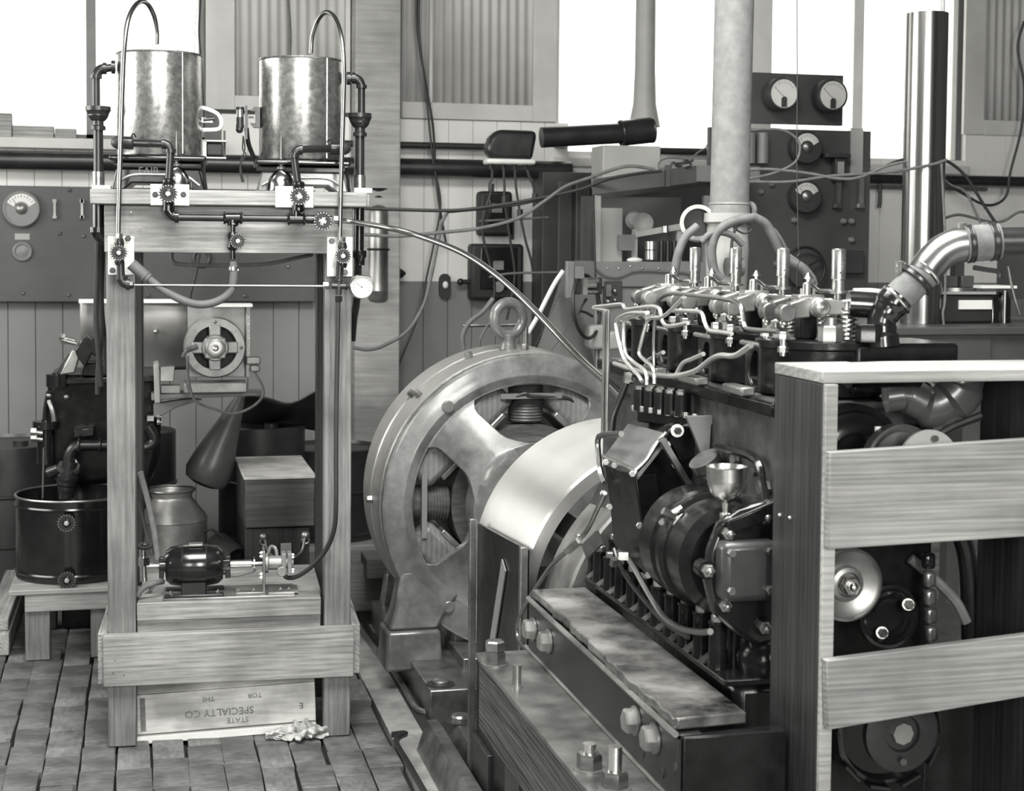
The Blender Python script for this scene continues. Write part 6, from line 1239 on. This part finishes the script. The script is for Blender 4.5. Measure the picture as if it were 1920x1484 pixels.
ec([(1315, 455), (1330, 440), (1352, 436), (1375, 443), (1393, 460)], .009, cable, 'cable curving around the front of the exhaust casting')
ec([(1418, 408), (1392, 418), (1380, 428), (1373, 450), (1370, 485)], .004, rubber, 'thin twin cable dropping to the sensor')
ec([(1410, 406), (1435, 420), (1450, 445), (1462, 470), (1480, 490), (1505, 505), (1522, 530)], .013, cable, 'thick cable bundle arching down to the right over the rocker gear')
ec([(1422, 415), (1450, 430), (1465, 450), (1475, 470)], .005, cable, 'thin cable following the thick bundle')
ec([(1480, 480), (1508, 500), (1525, 520), (1530, 535)], .006, fabric, 'pale cable at the lower end of the thick bundle')
ec([(1308, 424), (1285, 445), (1272, 475), (1265, 510), (1262, 530)], .012, cable, 'two-core cable coming out of the pale socket down to the heads', Y=EY-.02)
ec([(1375, 412), (1400, 418), (1410, 430), (1395, 438), (1375, 425), (1395, 415), (1412, 405)], .0025, rubber, 'tangle of thin wire at the exhaust joint')
tag(MB().tube(PP([(1494, -10), (1495, 150), (1494, 300), (1497, 460), (1500, 474), (1494, 482), (1500, 490), (1495, 500), (1494, 540)], d=4.0), .0013, 6, 4).out('thin_wire', rubber), 'very thin vertical wire hanging in front of the meters', 'wire')
# nickel stack
dk = 6.0; SX = P(1728, 600, d=dk).x; SY = Yd(dk, SX); zb_, zt_ = P(1728, 606, Y=SY).z, P(1745, 26, Y=SY).z
t = th('nickel_stack', 'tall shiny metal stack standing on the steel bench at the right', 'stack', (SX, SY, zb_))
MB().lathe([(.080, 0), (.080, zt_-zb_), (.077, zt_-zb_), (.077, 0)], (SX, SY, zb_), n=56, cap=False).out('tube', mat('polished_stack', .28, .4, rough=.22, metal=1, ns=3, st=(1, 1, .3)), t)
MB().bb((SX+.078, SY-.01, zb_), (SX+.086, SY+.01, zt_-.03)).out('seam', satin, t)
tag(MB().cyl((SX+.105, SY+.1, zb_-.1), (SX+.125, SY+.1, zt_+.4), .009, n=10).out('conduit_pole', trimp), 'slim pale pole just right of the metal stack', 'pole')
# bench
by0 = SY-.28; 
t = th('steel_bench', 'dark steel bench with curved brackets at the right edge', 'bench', (SX+.5, by0, 0))
xl = P(1680, 610, Y=by0).x
MB().bb((xl, by0, zb_-.03), (xl+1.9, by0+.8, zb_-.001)).out('top', slate, t, bev=.004)
MB().bb((xl+.02, by0+.02, zb_-.17), (xl+.4, by0+.04, zb_-.03)).prism([(xl+.35, zb_-.03), (xl+1.9, zb_-.03), (xl+1.9, zb_-.09), (xl+.9, zb_-.12), (xl+.5, zb_-.2), (xl+.35, zb_-.24)], (0, by0+.05, 0), (1, 0, 0), (0, 0, 1), .02).out('apron', slate, t)
for x_ in (xl+.03, xl+.62, xl+1.75):
    for y_ in (by0+.05, by0+.7): MB().bb((x_, y_, 0), (x_+.06, y_+.06, zb_-.03)).out('leg', slate, t)
# instruments on the bench
bz = zb_; oy = by0+.25
def Q(px, py, Y=oy): return P(px, py, Y=Y)
t = th('chart_recorder', 'dark instrument box with a white band and round lid on the bench', 'instrument', V((Q(1810, 560).x, oy, bz)))
a, c = Q(1766, 552), Q(1862, 602); MB().bb((a.x, oy, bz), (c.x, oy+.25, a.z)).out('case', matteb, t, bev=.01)
MB().bb((a.x-.01, oy-.01, a.z), (c.x+.005, oy+.26, a.z+.010)).out('lid', lpaint, t); 
a2, c2 = Q(1797, 563), Q(1858, 580); MB().bb((a2.x, oy-.008, c2.z), (c2.x, oy+.002, a2.z)).out('label_band', white, t)
MB().cyl(V(((Q(1813, 549).x), oy+.1, a.z+.010)), V((Q(1813, 549).x, oy+.1, a.z+.024)), .085, n=32).out('turntable', satin, t)
for x0_, x1_ in ((1788, 1812), (1818, 1842)): p_, q_ = Q(x0_, 540), Q(x1_, 518); MB().bb((p_.x, oy+.06, a.z+.024), (q_.x, oy+.12, q_.z)).out('weight_block', slate, t, bev=.004)
p_ = Q(1808, 520); q_ = Q(1826, 487); MB().bb((p_.x, oy+.07, p_.z), (q_.x, oy+.11, q_.z+.02)).out('column', slate2, t)
MB().tube([Q(1826, 502, oy+.09), Q(1850, 506, oy+.09), Q(1872, 510, oy+.09), Q(1874, 520, oy+.09)], .010).out('arm', slate2, t)
t = th('glass_jar_rack', 'rack of dark jars under a white shelf at the right edge', 'jar rack', V((Q(1885, 600).x, oy, bz)))
p_, q_ = Q(1840, 541), Q(1907, 536); MB().bb((p_.x, oy, p_.z), (q_.x, oy+.15, q_.z)).out('shelf', white, t)
for px in (1872, 1893): MB().lathe([(.03, 0), (.03, .09), (.02, .11), (.02, .12)], (Q(px, 600).x, oy+.05, bz), n=18).out('jar', black, t)
MB().cyl((Q(1883, 600).x, oy+.0, bz), (Q(1883, 600).x, oy+.0, Q(1883, 545).z), .006, n=8).tube([Q(1890, 500), Q(1900, 550), Q(1912, 590)], .006).out('rods', satin, t)
tag(MB().bb(Q(1894, 470, oy+.4), Q(1960, 560, oy+.5)).out('wall_board', slate), 'dark board at the far right edge behind the jars', 'panel')
RD = dict(Y=SY+.05)
ec([(1500, 331), (1560, 333), (1625, 325), (1690, 300), (1740, 294), (1775, 302), (1810, 330), (1845, 385), (1868, 420)], .006, rubber, 'black cable arching over the metal stack and down to the right', **RD)
ec([(1402, 341), (1480, 341), (1560, 330), (1640, 325), (1700, 318), (1750, 308), (1775, 300)], .006, cable, 'grey cable running from the meter panel to the stack, lower one', Y=SY-.15)
ec([(1402, 318), (1450, 318), (1520, 326), (1570, 335), (1610, 333), (1660, 312), (1700, 303)], .006, fabric, 'pale cable sagging from the exhaust pipe to the stack, upper one', Y=SY-.15)
ec([(1402, 336), (1450, 325), (1490, 305), (1500, 275), (1488, 255), (1460, 243), (1402, 244)], .005, cable, 'pale cable looping in front of the black meter board', Y=SY-.15)
ec([(1745, 310), (1780, 345), (1810, 360), (1830, 400), (1840, 420)], .005, cable, 'thin cable dropping from the stack toward the hose clamps', **RD)
ec([(1768, 410), (1800, 403), (1850, 415), (1880, 415), (1910, 398), (1930, 400)], .006, cable, 'grey cable waving along the wall right of the stack', Y=SY+.4)
ec([(1765, 300), (1768, 360), (1772, 450), (1772, 560), (1768, 590), (1775, 640), (1790, 680)], .005, fabric, 'pale cord hanging down the right side of the stack', Y=SY-.1)
tag(MB().tube(PP([(1650, 346), (1650, 375), (1648, 390)], Y=YW-.1), .012).out('drip_plug', rubber), 'small dark plug hanging from the slim pipe right of the meter board', 'plug')
# ---------------- meter boards
my = 7.35
t = th('meter_board', 'tall dark meter board with four dials behind the exhaust pipe', 'control panel', V((P(1500, 500, Y=my).x, my, 0)))
a, c = P(1402, 135, Y=my), P(1580, 236, Y=my); MB().bb((a.x, my, c.z), (c.x, my+.03, a.z)).out('upper_panel', slate, t, bev=.002)
a, c = P(1330, 238, Y=my), P(1625, 700, Y=my); MB().bb((a.x, my+.002, .3), (c.x, my+.032, a.z)).out('main_panel', slate, t, bev=.002)
for x_ in (a.x+.02, c.x-.06): MB().bb((x_, my+.034, 0), (x_+.04, my+.08, a.z)).out('stand_post', slate2, t)
meter(t, P(1459, 178, Y=my-.05), .083, (0, -1, 0), (1, 0, 0), False, .07); meter(t, P(1550, 181, Y=my-.05), .083, (0, -1, 0), (1, 0, 0), False, .07)
meter(t, P(1507, 277, Y=my-.02), .085, (0, -1, 0), (1, 0, 0), True, .04); meter(t, P(1506, 369, Y=my-.02), .085, (0, -1, 0), (1, 0, 0), True, .04)
for x0_, x1_ in ((1402, 1420), (1425, 1447)): a, c = P(x0_, 248, Y=my-.1), P(x1_, 306, Y=my-.1); MB().cyl(((a.x+c.x)/2, my-.06, c.z), ((a.x+c.x)/2, my-.06, a.z), .03, n=20).out('fuse_tube', gpaint, t)
a, c = P(1550, 291, Y=my-.08), P(1596, 296, Y=my-.08); MB().bb((a.x, my-.08, c.z), (c.x, my-.0, a.z+.01)).bb((a.x+.06, my-.06, c.z-.12), (c.x-.02, my, c.z)).out('relay', slate2, t, bev=.004)
MB().bb((a.x+.07, my-.065, c.z-.08), (c.x-.03, my-.06, c.z-.02)).out('relay_window', lpaint, t)
for px in (1571, 1614): a, c = P(px-3, 330, Y=my-.03), P(px+4, 390, Y=my-.03); MB().bb((a.x, my-.04, c.z), (c.x, my-.02, a.z)).bb((a.x-.01, my-.03, c.z), (c.x+.01, my, c.z+.02)).out('knife_switch', satin, t)
MB().torus(P(1510, 503, Y=my-.06), (0, 1, 0), .105, .007, 40).cyl(P(1510, 503, Y=my-.06), P(1510, 503, Y=my), .02, n=14).out('rheostat_wheel', iron, t)
for k in range(3): a_ = R(120*k+30); q = P(1510, 503, Y=my-.06); MB().cyl(q, q+V((math.cos(a_), 0, math.sin(a_)))*.1, .005, n=8).out('wheel_spoke', iron, t)
MB().bb(P(1572, 470, Y=my-.05), P(1612, 513, Y=my)).out('switch_block', slate2, t, bev=.005)
b = MB()
for px, py in ((1488, 413), (1425, 360), (1445, 345), (1580, 415), (1595, 415), (1595, 450), (1455, 495)): b.lathe([(.016, 0), (.016, .02), (.008, .03)], P(px, py, Y=my), (0, -1, 0), 12)
b.out('panel_knobs', gpaint, t, kind='stuff')
a = P(1598, 240, Y=my-.02); c = P(1619, 330, Y=my-.02); MB().bb((a.x, my-.01, c.z), (c.x, my, a.z)).out('pale_strip', lpaint, t)
# ---------------- torque scale cabinet and timber ledge
sy = 6.95
t = th('torque_scale', 'grey open scale cabinet with a brass beam balance inside', 'scale', V((P(1230, 600, Y=sy).x, sy, 0)))
L0, L1 = P(1117, 500, Y=sy).x, P(1330, 500, Y=sy).x; zs = P(1200, 491, Y=sy).z; zt1 = P(1200, 365, Y=sy).z; zlow = 0.0
MB().bb((L0, sy, 0), (L1, sy+.35, zs-.12)).out('lower_case', gpaint, t, bev=.004); MB().bb((L0-.005, sy-.02, zs-.118), (L1+.005, sy+.36, zs)).out('base_tray', gpaint, t, bev=.003)
MB().bb((L0, sy, zs), (L0+.022, sy+.03, zt1)).out('frame_stile', lpaint, t); MB().bb((L1-.03, sy, zs), (L1, sy+.03, zt1)).out('frame_stile', gpaint, t)
MB().bb((L0+.022, sy+.33, zs), (L1-.03, sy+.34, zt1)).out('back_panel', slate, t)
a, c = P(1124, 390, Y=sy+.1), P(1166, 490, Y=sy+.1); MB().bb((a.x, sy+.1, zs), (c.x, sy+.12, a.z)).out('inner_panel', lpaint, t)
a, c = P(1160, 440, Y=sy+.05), P(1190, 470, Y=sy+.05); MB().bb((a.x, sy+.05, c.z), (c.x, sy+.06, a.z)).out('inner_panel', gpaint, t)
MB().beam(P(1190, 440, Y=sy+.08), P(1282, 424, Y=sy+.08), .012, .028).out('beam', lpaint, t)
for px, py0, py1, r in ((1248, 424, 436, .016), (1221, 453, 468, .030), (1221, 470, 487, .031)): MB().cyl(P(px, py1, Y=sy+.05), P(px, py0, Y=sy+.05), r, n=20).out('weight', steel, t)
for px in (1190, 1273): a = P(px, 430, Y=sy+.1); MB().bb((a.x-.012, sy+.09, zs), (a.x+.012, sy+.11, a.z)).out('pillar', lpaint, t)
for px in (1240, 1252, 1264): a = P(px, 452, Y=sy+.09); MB().cyl((a.x, sy+.09, zs), (a.x, sy+.09, a.z), .012, n=12).out('rod', iron, t)
MB().sph(P(1190, 488, Y=sy+.0), .022, 12, (1.8, 1, .6)).out('pan', white, t)
MB().lathe([(.05, 0), (.055, .02), (.05, .05), (.03, .06)], P(1205, 422, Y=sy+.18), (-.3, -1, .2), 20).lathe([(.04, 0), (.045, .02), (.03, .05)], P(1190, 415, Y=sy+.2), (-.3, -1, .2), 20).out('solenoid', lpaint, t)
b = MB()
for px in (1139, 1160, 1182, 1205, 1235, 1265, 1295): b.sph(P(px, 500+(px % 3)*2, Y=sy-.02), .006, 8)
b.out('tray_rivets', satin, t, kind='stuff')
tag(MB().tube(PP([(1118, 505), (1135, 518), (1160, 520), (1185, 510), (1210, 508), (1250, 510), (1290, 513), (1296, 530)], Y=sy-.035), .005).out('wire', fabric), 'pale wire waving along the front of the scale cabinet', 'wire')
# ledge beam (slanting away) and block
a0, a1 = P(1111, 352, Y=sy-.35), P(1306, 321, Y=sy+.28)
t = th('timber_ledge', 'painted timber ledge slanting above the scale cabinet', 'beam', a0)
ps = [P(1111, 335, Y=sy-.35), P(1111, 366, Y=sy-.35), P(1306, 343, Y=sy+.1), P(1306, 310, Y=sy+.1)]
MB().loft(ps, [p+V((.18, .28, 0)) for p in ps]).out('ledge', gpaint, t, bev=.003)
a, c = P(1306, 310, Y=sy+.1), P(1425, 343, Y=sy+.1); MB().bb((a.x, sy+.1, c.z), (c.x, sy+.3, a.z)).out('cross_piece', gpaint, t, bev=.003)
q = P(1251, 330, Y=sy-.06); MB().box(q, (.02, .02, .10)).out('strap', slate, t)
a, c = P(1131, 272, Y=sy+.25), P(1238, 345, Y=sy+.25); tag(MB().bb((a.x, sy+.25, c.z-.02), (c.x, sy+.45, a.z)).out('timber_block', lpaint, bev=.004), 'large upright pale timber block standing behind the ledge', 'timber')
t = th('relay_bracket', 'bright relay with rods on a bracket left of the scale cabinet', 'relay', P(1100, 560, Y=6.5)); ry = 6.5
MB().bb(P(1062, 560, Y=ry), P(1074, 490, Y=ry+.03)).bb(P(1078, 528, Y=ry), P(1093, 500, Y=ry+.03)).out('bracket', gpaint, t, bev=.004)
MB().cyl(P(1092, 527, Y=ry-.03), P(1122, 526, Y=ry-.03), .012, n=14).out('bright_rod', steel, t); MB().cyl(P(1094, 547, Y=ry-.03), P(1120, 547, Y=ry-.03), .008, n=12).out('bright_rod', steel, t); MB().cyl(P(1100, 536, Y=ry-.03), P(1118, 535, Y=ry-.03), .012, n=12).out('bright_rod', steel, t)
MB().bb(P(1074, 552, Y=ry), P(1120, 520, Y=ry+.08)).out('block', matteb, t, bev=.005); MB().bb(P(1093, 553, Y=ry-.05), P(1097, 523, Y=ry-.01)).out('end_cheek', satin, t)
t = th('terminal_block', 'small black terminal block with bright clips on the cabinet side', 'terminal block', P(1145, 570, Y=sy-.03)); MB().bb(P(1133, 572, Y=sy-.03), P(1164, 527, Y=sy-.005)).out('block', slate2, t, bev=.003)
MB().bb(P(1137, 556, Y=sy-.05), P(1144, 534, Y=sy-.03)).sph(P(1153, 546, Y=sy-.04), .014, 10).sph(P(1140, 566, Y=sy-.04), .015, 10).sph(P(1153, 563, Y=sy-.04), .012, 10).out('clips', satin, t)
t = th('junction_boxes', 'pale rounded junction box behind the fuel lines', 'electrical box', P(1120, 650, Y=6.6)); MB().bb(P(1106, 657, Y=6.6), P(1133, 607, Y=6.7)).out('large_box', lpaint, t, bev=.015); MB().bb(P(1142, 657, Y=6.6), P(1156, 620, Y=6.66)).out('small_box', lpaint, t, bev=.012)
MB().cyl(P(1119, 657, Y=6.65), P(1119, 700, Y=6.65), .010, n=10).cyl(P(1127, 657, Y=6.65), P(1127, 705, Y=6.65), .014, n=10).out('conduit_drops', satin, t)
t = th('control_wheel', 'dark spoked wheel rim left of the junction box', 'wheel', P(1095, 590, Y=6.55)); MB().torus(P(1100, 575, Y=6.55), (.75, -.65, .1), .14, .008, 40).out('rim', rubber, t)
for a_, b_ in (((1086, 583), (1112, 594)), ((1083, 590), (1100, 560))): MB().tube(PP([a_, ((a_[0]+b_[0])/2, (a_[1]+b_[1])/2-2), b_], Y=6.55), .006).out('spoke', iron, t)
ec([(1118, 330), (1112, 345), (1114, 420), (1116, 500), (1118, 555), (1122, 590)], .005, rubber, 'dark vertical cable passing in front of the tall cabinet edge', Y=6.8)
# perforated slanting plate behind the lifting eye
pl = [P(1058, 505, Y=6.7), P(1075, 520, Y=6.9), P(1120, 720, Y=6.9), P(985, 720, Y=6.5)]
t = th('slanting_plate', 'pale riveted sheet with a folded edge slanting down behind the lifting eye', 'plate', pl[3]); MB().loft(pl, [p+V((.01, .01, 0)) for p in pl]).out('sheet', lpaint, t)
MB().tube(PP([(1056, 508), (1038, 535), (1010, 590), (990, 625)], Y=6.55), .010).out('folded_edge', white, t)
b = MB()
for k in range(20): u = k/19; b.sph(P(1048-48*u, 555+100*u, Y=6.48), .004, 6); b.sph(P(1075-42*u, 600+60*u, Y=6.48), .003, 6)
b.out('rivets', slate, t, kind='stuff')
# lights' small things on the ledge
tag(MB().tube(PP([(1234, 320), (1236, 305), (1250, 297), (1275, 297), (1290, 300), (1310, 285), (1325, 275), (1328, 255)], Y=sy+.05), .004).out('wire', cable), 'thin wire curling up from the ledge to the exhaust pipe', 'wire')
tag(MB().tube(PP([(1255, 318), (1262, 305), (1275, 312), (1285, 300), (1296, 310), (1280, 315), (1265, 308), (1290, 305), (1300, 300)], Y=sy+.05), .006).out('wire_tangle', rubber), 'small dark tangle of wire lying on the ledge', 'wire')
